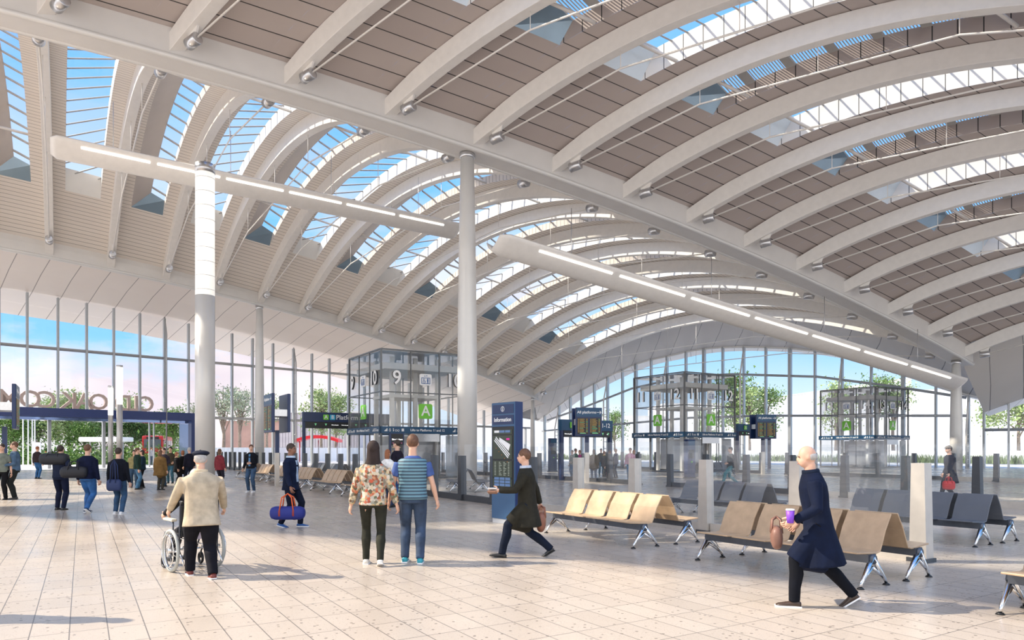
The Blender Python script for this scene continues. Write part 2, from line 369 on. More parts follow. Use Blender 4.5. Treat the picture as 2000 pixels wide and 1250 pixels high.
F0, F1 = .24, .76
S0 = {'L': (.165, .86), 'R': (.235, .86)}
BARM = mat('skylight_frame_grey', (.46, .45, .43), .45, .2, .04)
LOUV = mat('louvre_blade_grey', (.62, .64, .66), .4, .3, .03)
CLU = mat('upstand_lining', (.52, .47, .44), .5, 0, .04, 1)
def PT(nave, nn, f, s, z=0): p = roofP(nave, nn+f, s); p.z += CEIL+z; return p
def bay(nave, n, typ, k):
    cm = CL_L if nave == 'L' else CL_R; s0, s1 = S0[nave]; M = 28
    ln = 34.0 if nave == 'L' else 29.5; lo, hi = 4.4, 4.8
    def ss(a, b, m): return [a+(b-a)*i/m for i in range(m+1)]
    def sheet(mb, fa, fb, a, b, m): mb.grid([[PT(nave, n, fa, s), PT(nave, n, fb, s)] for s in ss(a, b, m)], [[(fa*4.8, s*ln), (fb*4.8, s*ln)] for s in ss(a, b, m)])
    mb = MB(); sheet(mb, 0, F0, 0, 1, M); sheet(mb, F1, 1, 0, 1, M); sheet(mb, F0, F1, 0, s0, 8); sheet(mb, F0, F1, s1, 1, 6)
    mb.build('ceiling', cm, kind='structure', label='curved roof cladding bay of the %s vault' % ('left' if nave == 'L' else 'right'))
    nm = 'left' if nave == 'L' else 'right'
    e = empty('skylight', tuple(PT(nave, n, .5, .5)), label='%s %s skylight strip of the %s vault, counted from the left edge' % (ORD[k], 'clear glazed' if typ == 'A' else 'one-sided hooded', nm), cat='skylight', group='%s skylights of the %s vault' % ('clear' if typ == 'A' else 'hooded', nm))
    H = .85 if nave == 'L' else 1.25
    T = ss(s0, s1, M)
    if typ == 'A':
        for f, m_ in ((F0, REV), (F1, REV if nave == 'L' else None)):
            mb = MB(); mb.grid([[PT(nave, n, f, s), PT(nave, n, f, s, H)] for s in T], [[(0.6, s*ln), (1.4, s*ln)] for s in T])
            mb.build('side_lining', CL_WP if (m_ is None) else m_, e, True)
        gl = MB().grid([[PT(nave, n, F0, s, H), PT(nave, n, F1, s, H)] for s in T]); gl.build('pane', GL_SKY, e, True)
        nb = 18 if nave == 'L' else 22
        for i in range(nb+1):
            s = lerp(s0, s1, i/nb); sk = .03 if nave == 'L' else 0
            MB().tube([PT(nave, n, F0, s-sk, H-.08), PT(nave, n, F1, min(s+sk, s1), H-.08)], .055, 4, False).build('glazing_bar', BARM, e, True)
        for s, z0 in ((s0, 0), (s1, 0)):
            d = .03 if s == s0 else -.03
            MB().quad(PT(nave, n, F0, s), PT(nave, n, F1, s), PT(nave, n, F1, s+d, H), PT(nave, n, F0, s+d, H)).build('end_panel', REV if nave == 'L' else REVW, e, True)
    else:
        fm = F0+(F1-F0)*.58; HB = H*.62
        MB().grid([[PT(nave, n, F0, s), PT(nave, n, fm, s, H)] for s in T], [[(.2, s*ln), (1.8, s*ln)] for s in T]).build('hood_lining', CLU, e, True)
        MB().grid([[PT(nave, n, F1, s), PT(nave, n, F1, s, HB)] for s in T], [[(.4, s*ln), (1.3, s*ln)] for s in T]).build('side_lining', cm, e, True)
        MB().grid([[PT(nave, n, fm, s, H), PT(nave, n, F1, s, HB)] for s in T]).build('pane', GL_SKY, e, True)
        nb = 16 if nave == 'L' else 9
        for i in range(nb+1):
            s = lerp(s0, s1, i/nb); w = .06 if nave == 'L' else .22
            a, b = PT(nave, n, fm, s, H-.09), PT(nave, n, F1, s, HB-.09); t = (PT(nave, n, F1, s+.005, HB)-PT(nave, n, F1, s-.005, HB)).normalized()
            MB().rings([[a-t*w, a+t*w, a+t*w+UP*.08, a-t*w+UP*.08], [b-t*w, b+t*w, b+t*w+UP*.08, b-t*w+UP*.08]], False).build('glazing_bar', BARM, e, True)
        if nave == 'R':
            mb = MB(); nl = 130
            for i in range(nl):
                s = lerp(s0, s1, (i+.5)/nl); a, b = PT(nave, n, fm, s, H-.02), PT(nave, n, F1, s, HB-.02); t = (PT(nave, n, F1, s+.005, HB)-PT(nave, n, F1, s-.005, HB)).normalized()*.03
                mb.rings([[a-t, a+t, a+t+UP*.02, a-t+UP*.02], [b-t, b+t, b+t+UP*.02, b-t+UP*.02]], False)
            mb.build('louvre', LOUV, e, True)
        for s in (s0, s1):
            d = .025 if s == s0 else -.025
            MB().add([PT(nave, n, F0, s), PT(nave, n, F1, s), PT(nave, n, F1, s+d, HB), PT(nave, n, fm, s+d, H)], [(0, 1, 2, 3)]).build('end_panel', REVB, e, True)
    for s in (.3, .7):
        MB().tube([PT(nave, n, F0, s, .06), PT(nave, n, F1, s, .06)], .09, 8).build('strut', WHITE, e, True)
CL_WP = cladding('white_panel_lining', (.80, .78, .75), (.85, .83, .80), 1.02, .04, dark=(.08, .08, .08))
REVW = mat('sky_tinted_end_panel', (.62, .70, .76), .3, .2, .03, 1)  # pale blue stands for reflected sky, painted into the panel
for k, n in enumerate(range(-4, 13)): bay('L', n, 'A' if n % 2 == 0 else 'B', k)
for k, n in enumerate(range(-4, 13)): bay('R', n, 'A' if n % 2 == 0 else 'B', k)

# ------------------------------------------------------------------ columns
def column(x, y, h, r, label, n=28):
    e = empty('column', (x, y, 0), label=label, cat='column')
    MB().tube([(0, 0, 0), (0, 0, h*.35), (0, 0, h*.7), (0, 0, h-.3)], [r*1.0, r*1.02, r*.88, r*.70], n).build('shaft', COLM, e)
    MB().tube([(0, 0, h-.3), (0, 0, h-.24), (0, 0, h)], [r*.72, r*.8, r*.8], n).build('cap', STEEL, e)
    MB().cyl((0, 0, 0), r*1.25, .05, n).build('base_ring', STEEL, e); return e
p = Mp(4); column(p.x, p.y, hM(4)+.02, .52, 'tall white tapered column under the middle of the spine beam, beside the lift box marked 9 and 10')
p = Mp(13); column(p.x, p.y, hM(13)+.02, .45, 'white column at the far right end of the spine beam')
p = Lp(4); column(p.x, p.y, hL(4)+.02, .42, 'white column under the left eaves beam, behind the seats')
p = Lp(13); column(p.x, p.y, hL(13)+.02, .3, 'slender distant column at the far corner, beside the tall information totem')
# lit mast
def lit_mast():
    Z = 38.7; x = (400.5-1000)/F*Z; zt, zl = hpix(322, Z), hpix(578, Z)
    e = empty('lighting_mast', (x, Z, 0), label='tall freestanding column with a glowing perforated white upper section', cat='lighting mast')
    MB().tube([(0, 0, 0), (0, 0, zl)], [.52, .52], 32).build('shaft', COLM, e); MB().cyl((0, 0, 0), .62, .05, 28).build('base_ring', STEEL, e)
    MB().tube([(0, 0, zl), (0, 0, zt-.5)], .51, 32).build('lit_screen', mat('glowing_perforated_screen', (1, .97, .90), .5, 0, .08, 9, emit=.5), e)
    MB().tube([(0, 0, zt-.5), (0, 0, zt)], .53, 32).build('cap', STEEL, e)
    for i in range(9):
        z = lerp(zl+.3, zt-.8, i/8); MB().torus((0, 0, z), .515, .012, 'z', 32, 5).build('perforation_band', STEEL, e)
lit_mast()
for px, yt, yl, nm in ((216, 754, 811, 'shorter slim lamp column with glowing top, left of its taller neighbour'), (233.5, 714, 790, 'taller slim lamp column with glowing top in front of the blue portal')):
    Z = 50; x = (px-1000)/F*Z; e = empty('lamp_column', (x, Z, 0), label=nm, cat='lamp column', group='slim lamp columns')
    zt, zl = hpix(yt, Z), hpix(yl, Z); r = .2 if yt < 740 else .16
    MB().tube([(0, 0, 0), (0, 0, zl)], r, 16).build('pole', mat('lamp_pole_grey', (.55, .53, .5), .35, .5, .04), e)
    MB().tube([(0, 0, zl), (0, 0, zt-.12)], r*1.03, 16).build('lit_tube', LAMP, e); MB().cyl((0, 0, zt-.12), r*1.08, .14, 16).build('cap', STEEL, e)

# ------------------------------------------------------------------ long luminaire wings
def wing(a, b, nseg, label):
    a, b = Vector(a), Vector(b); d = (b-a).normalized(); c = Vector((d.y, -d.x, 0)).normalized(); u = c.cross(d); u = u if u.z > 0 else -u
    e = empty('suspended_luminaire', tuple(a.lerp(b, .5)), label=label, cat='luminaire', group='wing-shaped suspended luminaires')
    def prof():  # gull-shaped trough: round belly, lifted edges
        lo = [c*(1.15*t)+u*(-.62+.78*abs(t)**1.6) for t in [-1+k/8 for k in range(17)]]
        hi = [c*(1.12*t)+u*(-.42+.66*abs(t)**1.6) for t in [1-k/8 for k in range(17)]]
        return lo+hi
    ends = [(0, .72), (.012, 1), (.5, 1), (.988, 1), (1, .72)]
    MB().rings([[a.lerp(b, t)+p*k+u*(.1*(1-k)) for p in prof()] for t, k in ends]).build('wing_body', WHITE, e, True)
    for i in range(nseg):
        for sg in (-1, 1):
            t0, t1 = lerp(.05, .95, (i+.05)/nseg), lerp(.05, .95, (i+.95)/nseg); q = .80
            n_ = (c*(sg*1.15)*1+u*(.78*1.6*q**.6)*1); tang = n_.normalized(); nr = (u*-1.15*1+c*sg*(.78*1.6*q**.6)).normalized()
            o = c*(1.15*q*sg)+u*(-.62+.78*q**1.6)+nr*.012; s_ = tang*.055; w = nr*.03
            p0, p1 = a.lerp(b, t0)+o, a.lerp(b, t1)+o
            MB().rings([[p0-s_, p0+s_, p0+s_+w, p0-s_+w], [p1-s_, p1+s_, p1+s_+w, p1-s_+w]], False).build('light_strip', LAMP, e, True)
    for i in range(4):
        t = lerp(.12, .88, i/3); p = a.lerp(b, t); MB().tube([p, p+UP*3.2], .02, 5).build('suspension_wire', STEEL, e, True)
wing((-24.7, 37.0, 17.9), (-4.05, 49.7, 17.35), 6, 'wing-shaped white luminaire hung across the glowing column, left of the central column')
wing((-1.0, 36, 12.45), (34.7, 54, 6.8), 7, 'long wing-shaped white luminaire running from the central column to the far right column')
# ------------------------------------------------------------------ left facade
def Fat(x): s = ray_line(x, FS, FD); return s, FS+FD*s
def hF(s):  # soffit height where it meets the glass
    n = 4+(s+3.0)/4.09; return hL(n)-1.45
win = empty('window_1', tuple(FS), kind='structure', label='tall left glass facade')
sofit = MB(); rows = []; uvs = []
for i in range(60):
    n = -9+22.6*i/59; p = Lp(n); q = p+LOUT*6-UP*1.45; r = p+LOUT*11.5-UP*2.6; rows.append([p, p+LOUT*3-UP*.62, q, r]); uvs.append([(0, n*4.09), (3.1, n*4.09), (6.2, n*4.09), (12, n*4.09)])
sofit.grid(rows, uvs, False).build('ceiling', CL_S, kind='structure', label='pale panelled eaves soffit above the left facade')
mx = [-110, -50, -2, 53, 113, 169, 222, 273, 321, 368, 412, 453, 493, 533, 573, 609, 643, 680, 712, 742, 771, 799, 826, 851, 876, 900, 923, 945, 967, 988, 1008, 1026, 1042]
ms = [Fat(x)[0] for x in mx]; ZT1, ZT2 = 10.0, 4.7
for x, s in zip(mx, ms):
    p = FS+FD*s; h = hF(s); portal = -70 < x < 380
    zb = 5.0 if (portal and x < 372) else 0
    MB().box((p.x, p.y, (h+zb)/2), (.16, .34, h-zb), rz=radians(45)).build('mullion', MULL, win, True)
for s0_, s1_ in zip(ms[:-1], ms[1:]):
    p, q = FS+FD*s0_, FS+FD*s1_; zb = 5.0 if mx[ms.index(s1_)] < 372 else 0.0
    MB().quad((p.x, p.y, zb), (q.x, q.y, zb), (q.x, q.y, hF(s1_)), (p.x, p.y, hF(s0_))).build('pane', GL_FAC, win, True)
for z in (ZT1, ZT2):
    a, b = FS+FD*(ms[0] if z == ZT1 else Fat(381)[0]), FS+FD*ms[-1]
    MB().tube([a+UP*z, b+UP*z], .13, 4, False).build('transom', MULL, win, True)
# ladder-like wind posts seen in the facade
for x in (321, 573):
    s, p = Fat(x); p = p-LOUT*.55; e = hF(s)-1.5
    MB().tube([p, p+UP*e, p+LOUT*.5+UP*(e+1.6)], .07, 6).build('wind_post', MULL, win, True)
    for i in range(1, 10): MB().tube([p+UP*(e*i/10), p+LOUT*.5+UP*(e*i/10)], .04, 5).build('wind_post_rung', MULL, win, True)
# portal frame
s1 = Fat(381)[0]; s0 = Fat(-150)[0]; PB = empty('entrance_portal', tuple(FS+FD*s1), label='dark blue box portal framing the open station entrance on the left', cat='portal')
def along(s, out, z): return FS+FD*s+LOUT*out+UP*z
def slab(name, sa, sb, oa, ob, za, zb, m, e):
    vs = [along(s, o, z) for z in (za, zb) for s, o in ((sa, oa), (sb, oa), (sb, ob), (sa, ob))]
    return MB().add(vs, [(3, 2, 1, 0), (4, 5, 6, 7), (0, 1, 5, 4), (1, 2, 6, 5), (2, 3, 7, 6), (3, 0, 4, 7)]).build(name, m, e, True)
NV2 = mat('portal_navy', (.02, .04, .16), .3, .1, .05, 1); NVG = mat('portal_soffit_blue_metal', (.12, .17, .32), .08, .85, .03, .3)
slab('header_beam', s0, s1, -.6, .2, 4.35, 5.05, NV2, PB); slab('side_post', s1-.55, s1, -.6, .2, 0, 4.35, NV2, PB)
slab('soffit_panel', s0, s1-.05, .2, 2.9, 4.1, 4.42, NVG, PB); slab('side_cheek', s1-.5, s1-.1, .2, 2.6, 0, 4.2, NVG, PB)
sL = Fat(113)[0]
for x in (113, 222):
    s = Fat(x)[0]; slab('door_post', s-.12, s+.12, 2.8, 3.1, 0, 4.2, MULL, PB)
for x in (313, 322): s = Fat(x)[0]; slab('door_edge', s-.05, s+.05, 2.8, 3.0, 0, 4.2, MULL, PB)
# station name in standing letters above the portal, reading outwards
LT = empty('station_name_sign', tuple(along(Fat(200)[0], 6, 5.05)), label='big brown standing letters on top of the blue portal, seen from behind', cat='sign')
lm = mat('bronze_letter', (.50, .36, .30), .4, .3, .05)
le = Fat(306)[0]; adv = {'O': 1.95, 'L': 1.35, 'D': 1.8, ' ': .95, 'A': 1.75, 'K': 1.7, 'C': 1.7, 'M': 2.1, 'N': 1.9}
for ch, px in zip('OLDOAKCOMMON', (290, 268, 247, 199, 171, 141, 97, 64, 22, -22, -62, -100)):
    MB().text(ch, 1.95, along(Fat(px)[0], .9, 5.74), -FD, UP, .3).build('letter', lm, LT, True)
# ------------------------------------------------------------------ far gable facade
gm_ = [(1050, 822), (1064, 812), (1092, 792), (1114, 775), (1137, 762), (1161, 749), (1187, 736), (1216, 722), (1242, 711), (1272, 702), (1303, 696), (1340, 687), (1375, 681), (1412, 678), (1453, 677), (1496, 678), (1543, 680), (1592, 685), (1645, 694), (1702, 710), (1764, 730), (1828, 753), (1892, 772), (1922, 778)]
def Gat(x): q = ray_line(x, GS, GD); return q, GS+GD*q
w2 = empty('window_2', tuple(GS), kind='structure', label='arched glass gable at the far end of the hall')
top = []
for x, y in gm_:
    q, p = Gat(x); z = hpix(y, p.y); top.append((q, p, z))
GR = atan2(GD.y, GD.x)
for i, (q, p, z) in enumerate(top):
    if i: MB().box((p.x, p.y, z/2), (.30 if i % 4 == 0 else .16, .45, z), rz=GR).build('mullion', MULL, w2, True)
    if i:
        q0, p0, z0 = top[i-1]; MB().quad(p0, p, p+UP*z, p0+UP*z0).build('pane', GL_FAC, w2, True)
    if i % 4 == 2:
        inn = -GOUT
        MB().tube([p+inn*.9, p+inn*.9+UP*(z-3.2), p+UP*z], .09, 6).build('wind_post', WHITE, w2, True)
        for j in range(1, 9): MB().tube([p+inn*.9+UP*((z-3.2)*j/9), p+UP*((z-3.2)*j/9)], .05, 5).build('wind_post_rung', WHITE, w2, True)
for lst in ([(1070, 821), (1130, 800), (1235, 759), (1340, 735), (1433, 731), (1597, 736), (1748, 755), (1888, 777)], [(1060, 842), (1350, 816), (1500, 812), (1888, 812)]):
    MB().tube([Gat(x)[1]+UP*hpix(y, Gat(x)[1].y)-GOUT*.1 for x, y in lst], .14, 6).build('transom', MULL, w2, True)
# grey gable soffit
rows = []; uvs = []
for i in range(41):
    s = i/40; a = roofP('L', 13, s)+UP*.95; x = lerp(1050, 1922, s)
    # matching point on the glass top
    q = lerp(top[0][0], top[-1][0], s); j = max(k for k in range(len(top)) if top[k][0] <= q+1e-6); j = min(j, len(top)-2); t = (q-top[j][0])/(top[j+1][0]-top[j][0])
    b = GS+GD*q+UP*lerp(top[j][2], top[j+1][2], t); rows.append([a, b, b+GOUT*2.2+UP*-.25]); uvs.append([(0, s*46), (9, s*46+3), (11, s*46+4)])
MB().grid(rows, uvs, False).build('ceiling', CL_G, kind='structure', label='grey panelled soffit over the far gable')
MB().tube([r[1] for r in rows], .16, 6).build('trim_1', REV, kind='structure')
# right vault gable
w3 = empty('window_3', (RK.x, RK.y, 0), kind='structure', label='glass wall closing the right-hand vault'); rows = []; uvs = []; prev = None
R0 = Gat(1922)[1]
for i in range(19):
    t = i/18*32; b = R0+RD*t; z = 4.95+4.2*sin(pi*min(1, t/32)) ; a = roofP('R', 13, i/18)+UP*.95; rows.append([a, b+UP*z, b+UP*(z-.25)+GOUT*2]); uvs.append([(0, t), (9, t+2), (11, t+3)])
    if i:
        MB().box((b.x, b.y, z/2), (.16, .4, z), rz=atan2(RD.y, RD.x)).build('mullion', MULL, w3, True); MB().quad(prev[0], b, b+UP*z, prev[0]+UP*prev[1]).build('pane', GL_FAC, w3, True)
    prev = (b, z)
MB().tube([R0+UP*3.4, R0+RD*32+UP*3.4], .13, 4, False).build('transom', MULL, w3, True)
MB().grid(rows, uvs, False).build('ceiling', CL_G, kind='structure', label='grey panelled soffit over the right-hand gable')
# corner soffit between left facade and gable
c0 = Lp(13)+UP*.9; MB().add([c0, Lp(13.6)+LOUT*6-UP*1.45, KP+UP*6.0, top[0][1]+UP*top[0][2]], [(0, 1, 2, 3)]).build('ceiling', CL_G, kind='structure', label='corner soffit panel')

# ------------------------------------------------------------------ barrier line
PODS = [Vector((-7.2, 38, 0)), Vector((12.3, 49.3, 0)), Vector((32.0, 60.9, 0))]
def post_mb(h=1.45, wb=.25, wt=.19):
    mb = MB(); prof = [(-.5, -.5), (-.24, -.5), (-.2, -.26), (-.05, -.26), (-.01, -.5), (.2, -.5), (.24, -.26), (.36, -.26), (.4, -.5), (.5, -.5), (.5, .5), (-.5, .5)]
    return mb.rings([[Vector((a*w, b*.20, z)) for a, b in prof] for z, w in ((.06, wb), (h, wt))], False)
def barrier(u0, v_near, count, pm_near, pm_far, nm, gh=1.82, gate=()):
    first = None
    for k in range(count):
        v = v_near+2.07*k; o = UV(u0, v)
        def inpod(q):
            for c in PODS:
                d_ = q-c; a_, b_ = d_.dot(EU), d_.dot(EV)
                if -.3 < a_ < 5.6 and -.3 < b_ < 5.6: return True
            return False
        if inpod(o): continue
        if first is None or True:
            e = empty('barrier_post', tuple(o), RZ+pi/2, cat='post', group='barrier posts of the %s' % nm, label='%s tapered barrier post of the %s, counted away from the camera' % (ORD[k], nm))
            pm = pm_near if k < 5 else pm_far
            post_mb().build('post_body', pm, e); MB().box((0, 0, .03), (.30, .26, .06)).build('foot', POSTD, e)
        if k < count-1 and k not in gate and not inpod(o+EV*2.07) and not inpod(o+EV*1.03):
            e = empty('glass_screen', tuple(o+EV*1.035), RZ+pi/2, cat='glass screen', group='glass screens of the %s' % nm, label='%s glass screen of the %s, counted away from the camera' % (ORD[k], nm))
            MB().quad((-.89, 0, .2), (.89, 0, .2), (.89, 0, gh), (-.89, 0, gh)).build('pane', GL_BAR, e)
            MB().box((0, 0, .1), (1.78, .09, .2)).build('kerb_rail', POSTL if k < 5 else POSTD, e)
vn = (UV(0, 0)-Vector((0, 0, 0))).length
A0 = Vector((-1.63, 22.5, 0)); ua, va = A0.dot(EU), A0.dot(EV)
barrier(ua, va-14.5, 33, POSTL, POSTD, 'near barrier')
B0 = Vector((13.57, 20.25, 0)); barrier(B0.dot(EU), B0.dot(EV)-4.2, 20, POSTD, POSTD, 'second barrier', gate=(8,))
C0 = Vector((24.0, 37.0, 0)); barrier(C0.dot(EU), C0.dot(EV)-10, 20, POSTD, POSTD, 'third barrier', gate=(10,))

# ------------------------------------------------------------------ lift pods
PODF = mat('lift_frame_grey', (.13, .135, .14), .35, .5, .05); SLAB = mat('lift_slab_grey', (.80, .79, .76), .6, 0, .05)
def icon(mb_w, mb_b, o, xd, s):
    zd = xd.cross(UP)
    rr = []
    for k in range(24):
        a = 2*pi*k/24; cx = .36*(1 if cos(a) > 0 else -1); cy = .30*(1 if sin(a) > 0 else -1); rr.append(((cx+.14*cos(a))*s*2*.5, (cy+.14*sin(a))*s*2*.5))
    mb_w.prism(rr, o, xd, UP, zd, .05)
    f = o+zd*.055; B = lambda x, y, w, h: mb_b.prism([((x-w/2)*s, (y-h/2)*s), ((x+w/2)*s, (y-h/2)*s), ((x+w/2)*s, (y+h/2)*s), ((x-w/2)*s, (y+h/2)*s)], f, xd, UP, zd, .012)
    B(0, .14, .72, .04); B(0, -.3, .72, .04); B(-.34, -.08, .04, .44); B(.34, -.08, .04, .44)
    B(.16, -.06, .10, .18); B(.14, -.2, .035, .14); B(.19, -.2, .035, .14); B(.165, .07, .07, .07)   # standing figure
    B(-.16, .05, .06, .07); B(-.16, -.05, .04, .14); B(-.11, -.11, .13, .035); B(-.05, -.17, .035, .12)
    for k in range(10):
        a = pi*.7+k*.42; B(-.14+.09*cos(a), -.17+.09*sin(a), .03, .03)
    mb_b.prism([(-.12*s, .24*s), (-.04*s, .24*s), (-.08*s, .34*s)], f, xd, UP, zd, .012); mb_b.prism([(.04*s, .34*s), (.12*s, .34*s), (.08*s, .24*s)], f, xd, UP, zd, .012)
ICB = mat('icon_blue', (.03, .12, .35), .5, 0, .02)
def green_sq(mbg, mbw, o, xd, s, ch='A'):
    zd = xd.cross(UP); rr = []
    for k in range(24):
        a = 2*pi*k/24; rr.append(((.36*(1 if cos(a) > 0 else -1)+.13*cos(a))*s, (.36*(1 if sin(a) > 0 else -1)+.13*sin(a))*s))
    mbg.prism(rr, o, xd, UP, zd, .05); mbw.text(ch, s*.95, o+zd*.055, xd, UP, .012)
def pod(c, n1, n2, label, H=7.2):
    e = empty('lift_box', tuple(c), RZ, label=label, cat='lift', group='glass lift boxes'); X, Y, Z = Vector((1, 0, 0)), Vector((0, 1, 0)), UP; D = 5.3; ZM, ZB, ZA = 4.85, 2.93, 2.55
    faces = [(Vector((0, 0, 0)), X), (Vector((0, D, 0)), -Y), (Vector((D, D, 0)), -X), (Vector((D, 0, 0)), Y)]
    for o, d in faces:
        for k in range(3):
            for za, zb in ((0.05, ZA), (ZB, ZM), (ZM, H)):
                if za < 1 and k == 1: continue
                a, b = o+d*(D/3*k+.03), o+d*(D/3*(k+1)-.03); MB().quad(a+Z*za, b+Z*za, b+Z*zb, a+Z*zb).build('pane', GL_PODU if za > 4 else GL_POD, e)
            p = o+d*(D/3*k); r = .05 if k == 0 else .03
            MB().box((p.x, p.y, H/2), (r*2, r*2, H)).build('corner_post' if k == 0 else 'mullion', PODF, e)
        for z, t in ((ZM, .06), (H, .08), (.05, .1)):
            q = o+d*D/2; MB().box((q.x, q.y, z), (D if abs(d.x) > .5 else .1, D if abs(d.y) > .5 else .1, t)).build('frame_rail', PODF, e)
        n = d.cross(Z); q = o+d*D/2+n*.06
        MB().box((q.x, q.y, (ZA+ZB)/2), ((D+.24) if abs(d.x) > .5 else .12, (D+.24) if abs(d.y) > .5 else .12, ZB-ZA)).build('sign_band', TEAL, e)
        w = MB(); f = q+n*.065+Z*((ZA+ZB)/2-q.z)
        w.text('Lifts to Platforms 11 and 12', .19, f+d*.1, d, Z, .01); w.box(f-d*1.42, (.14 if abs(d.x) > .5 else .02, .14 if abs(d.y) > .5 else .02, .15))
        for sx in (-2.1, 2.1):
            for j, hh in enumerate((.05, .1, .16)): w.prism([(0, 0), (.05, 0), (.05, hh), (0, hh)], f+d*(sx-.4+j*.06)-Z*.08, d, Z, n, .01)
            w.ell(f+d*(sx-.08)+Z*.06, (.03, .03, .03), 6, 4); w.torus(f+d*(sx-.08)-Z*.03, .05, .012, 'y' if abs(d.x) > .5 else 'x', 12, 5)
            w.ell(f+d*(sx+.12)+Z*.06, (.03, .03, .03), 6, 4); w.prism([(0, 0), (.04, 0), (.06, .1), (.0, .1)], f+d*(sx+.1)-Z*.08, d, Z, n, .01)
            for k2 in (.28, .42): w.torus(f+d*(sx+k2)-Z*.03, .05, .011, 'y' if abs(d.x) > .5 else 'x', 12, 5)
        w.build('band_lettering', SWHITE, e)
    for o, d in faces[:2]:
        n = d.cross(Z); zt, zs = 5.62, 3.82
        for nn_, fr_ in ((n1, 1/6), (n2, 5/6)):
            ns = MB().text(str(nn_), 1.08, o+d*(D*fr_)+n*.02+Z*zt, d, Z, .10).build('number_sign', POSTD, e); MB().text(str(nn_), 1.08, o+d*(D*fr_)+n*.122+Z*zt, d, Z, .012).build('number_face', SWHITE, ns)
        a, b = MB(), MB(); icon(a, b, o+d*(D/2)+n*.03+Z*zt, d, .74); ic = a.build('lift_symbol_plate', SWHITE, e); b.build('lift_symbol', ICB, ic)
        a, b = MB(), MB(); green_sq(a, b, o+d*(D/2)+n*.03+Z*zs, d, .86); ic = a.build('letter_plate', GREEN, e); b.build('letter', SWHITE, ic)
    # inside: shaft frame, landing slabs, lift cars
    for x, y in ((1.2, 1.4), (4.1, 1.4), (1.2, 3.9), (4.1, 3.9), (2.65, 1.4), (2.65, 3.9)): MB().box((x, y, 3.5), (.22, .22, 7.0)).build('shaft_post', SLAB, e)
    MB().box((2.65, 2.65, 6.35), (4.6, 4.6, .35)).build('upper_slab', SLAB, e); MB().box((2.65, 2.65, 4.75), (3.2, 2.8, .18)).build('ring_beam', SLAB, e); MB().box((2.65, 2.65, 7.12), (5.1, 5.1, .06)).build('roof_panel', glass('lift_roof', (.6, .62, .64), 1.45, haze=.3), e)
    for x in (1.9, 3.4): soft(MB().box((x, 2.65, 1.3), (1.25, 2.2, 2.3)).build('lift_car', mat('lift_car_grey', (.40, .41, .43), .3, .5, .05), e), .04)
    for k in (0, 2): MB().box((D/6+D/3*k, 0, 1.25), (.9, .06, 2.4)).build('door_leaf', glass('lift_door', (.5, .53, .56), 1.5, haze=.25), e)
    MB().box((2.65, .0, 2.32), (D/3, .1, .44)).build('door_header', STEEL, e)
    return e
pod(Vector((-7.2, 38, 0)), 9, 10, 'glass lift box with big numbers 9 and 10, left of the central column')
pod(Vector((12.3, 49.3, 0)), 11, 12, 'glass lift box with big numbers 11 and 12 near the middle of the far gable')
pod(Vector((32.0, 60.9, 0)), 13, 14, 'glass lift box with big numbers 13 and 14 near the far right column')
# blue train display in front of first lift box
o = Vector((-6.6, 37.6, 0)); e = empty('train_display', tuple(o), RZ, label='tall dark blue next train screen standing at the corner of the first lift box', cat='display screen')
soft(MB().box((0.35, 0, 1.55), (.82, .14, 2.0)).build('casing', NAVY, e)); MB().box((.35, -.075, 1.6), (.68, .02, 1.8)).build('screen', BLACK, e); MB().box((.35, 0, .28), (.2, .12, .56)).build('stand', POSTD, e)
MB().text('Birmingham', .13, (.35, -.09, 2.2), (1, 0, 0), UP).build('headline', LEDW, e)
w = MB()
for k in range(4): w.prism([(0, 0), (.12, 0), (.12, .035), (0, .035)], (.07, -.09, 1.75-.2*k), (1, 0, 0), UP, (0, -1, 0), .004); w.prism([(0, 0), (.30, 0), (.30, .035), (0, .035)], (.24, -.09, 1.75-.2*k), (1, 0, 0), UP, (0, -1, 0), .004)
w.build('timetable_text', AMBER, e)
w = MB(); w.prism([(0, 0), (.56, 0), (.56, .012), (0, .012)], (.07, -.09, 2.0), (1, 0, 0), UP, (0, -1, 0), .004); w.build('route_line', mat('magenta_led', (.8, .1, .4), .5, 0, .02, emit=.7), e)

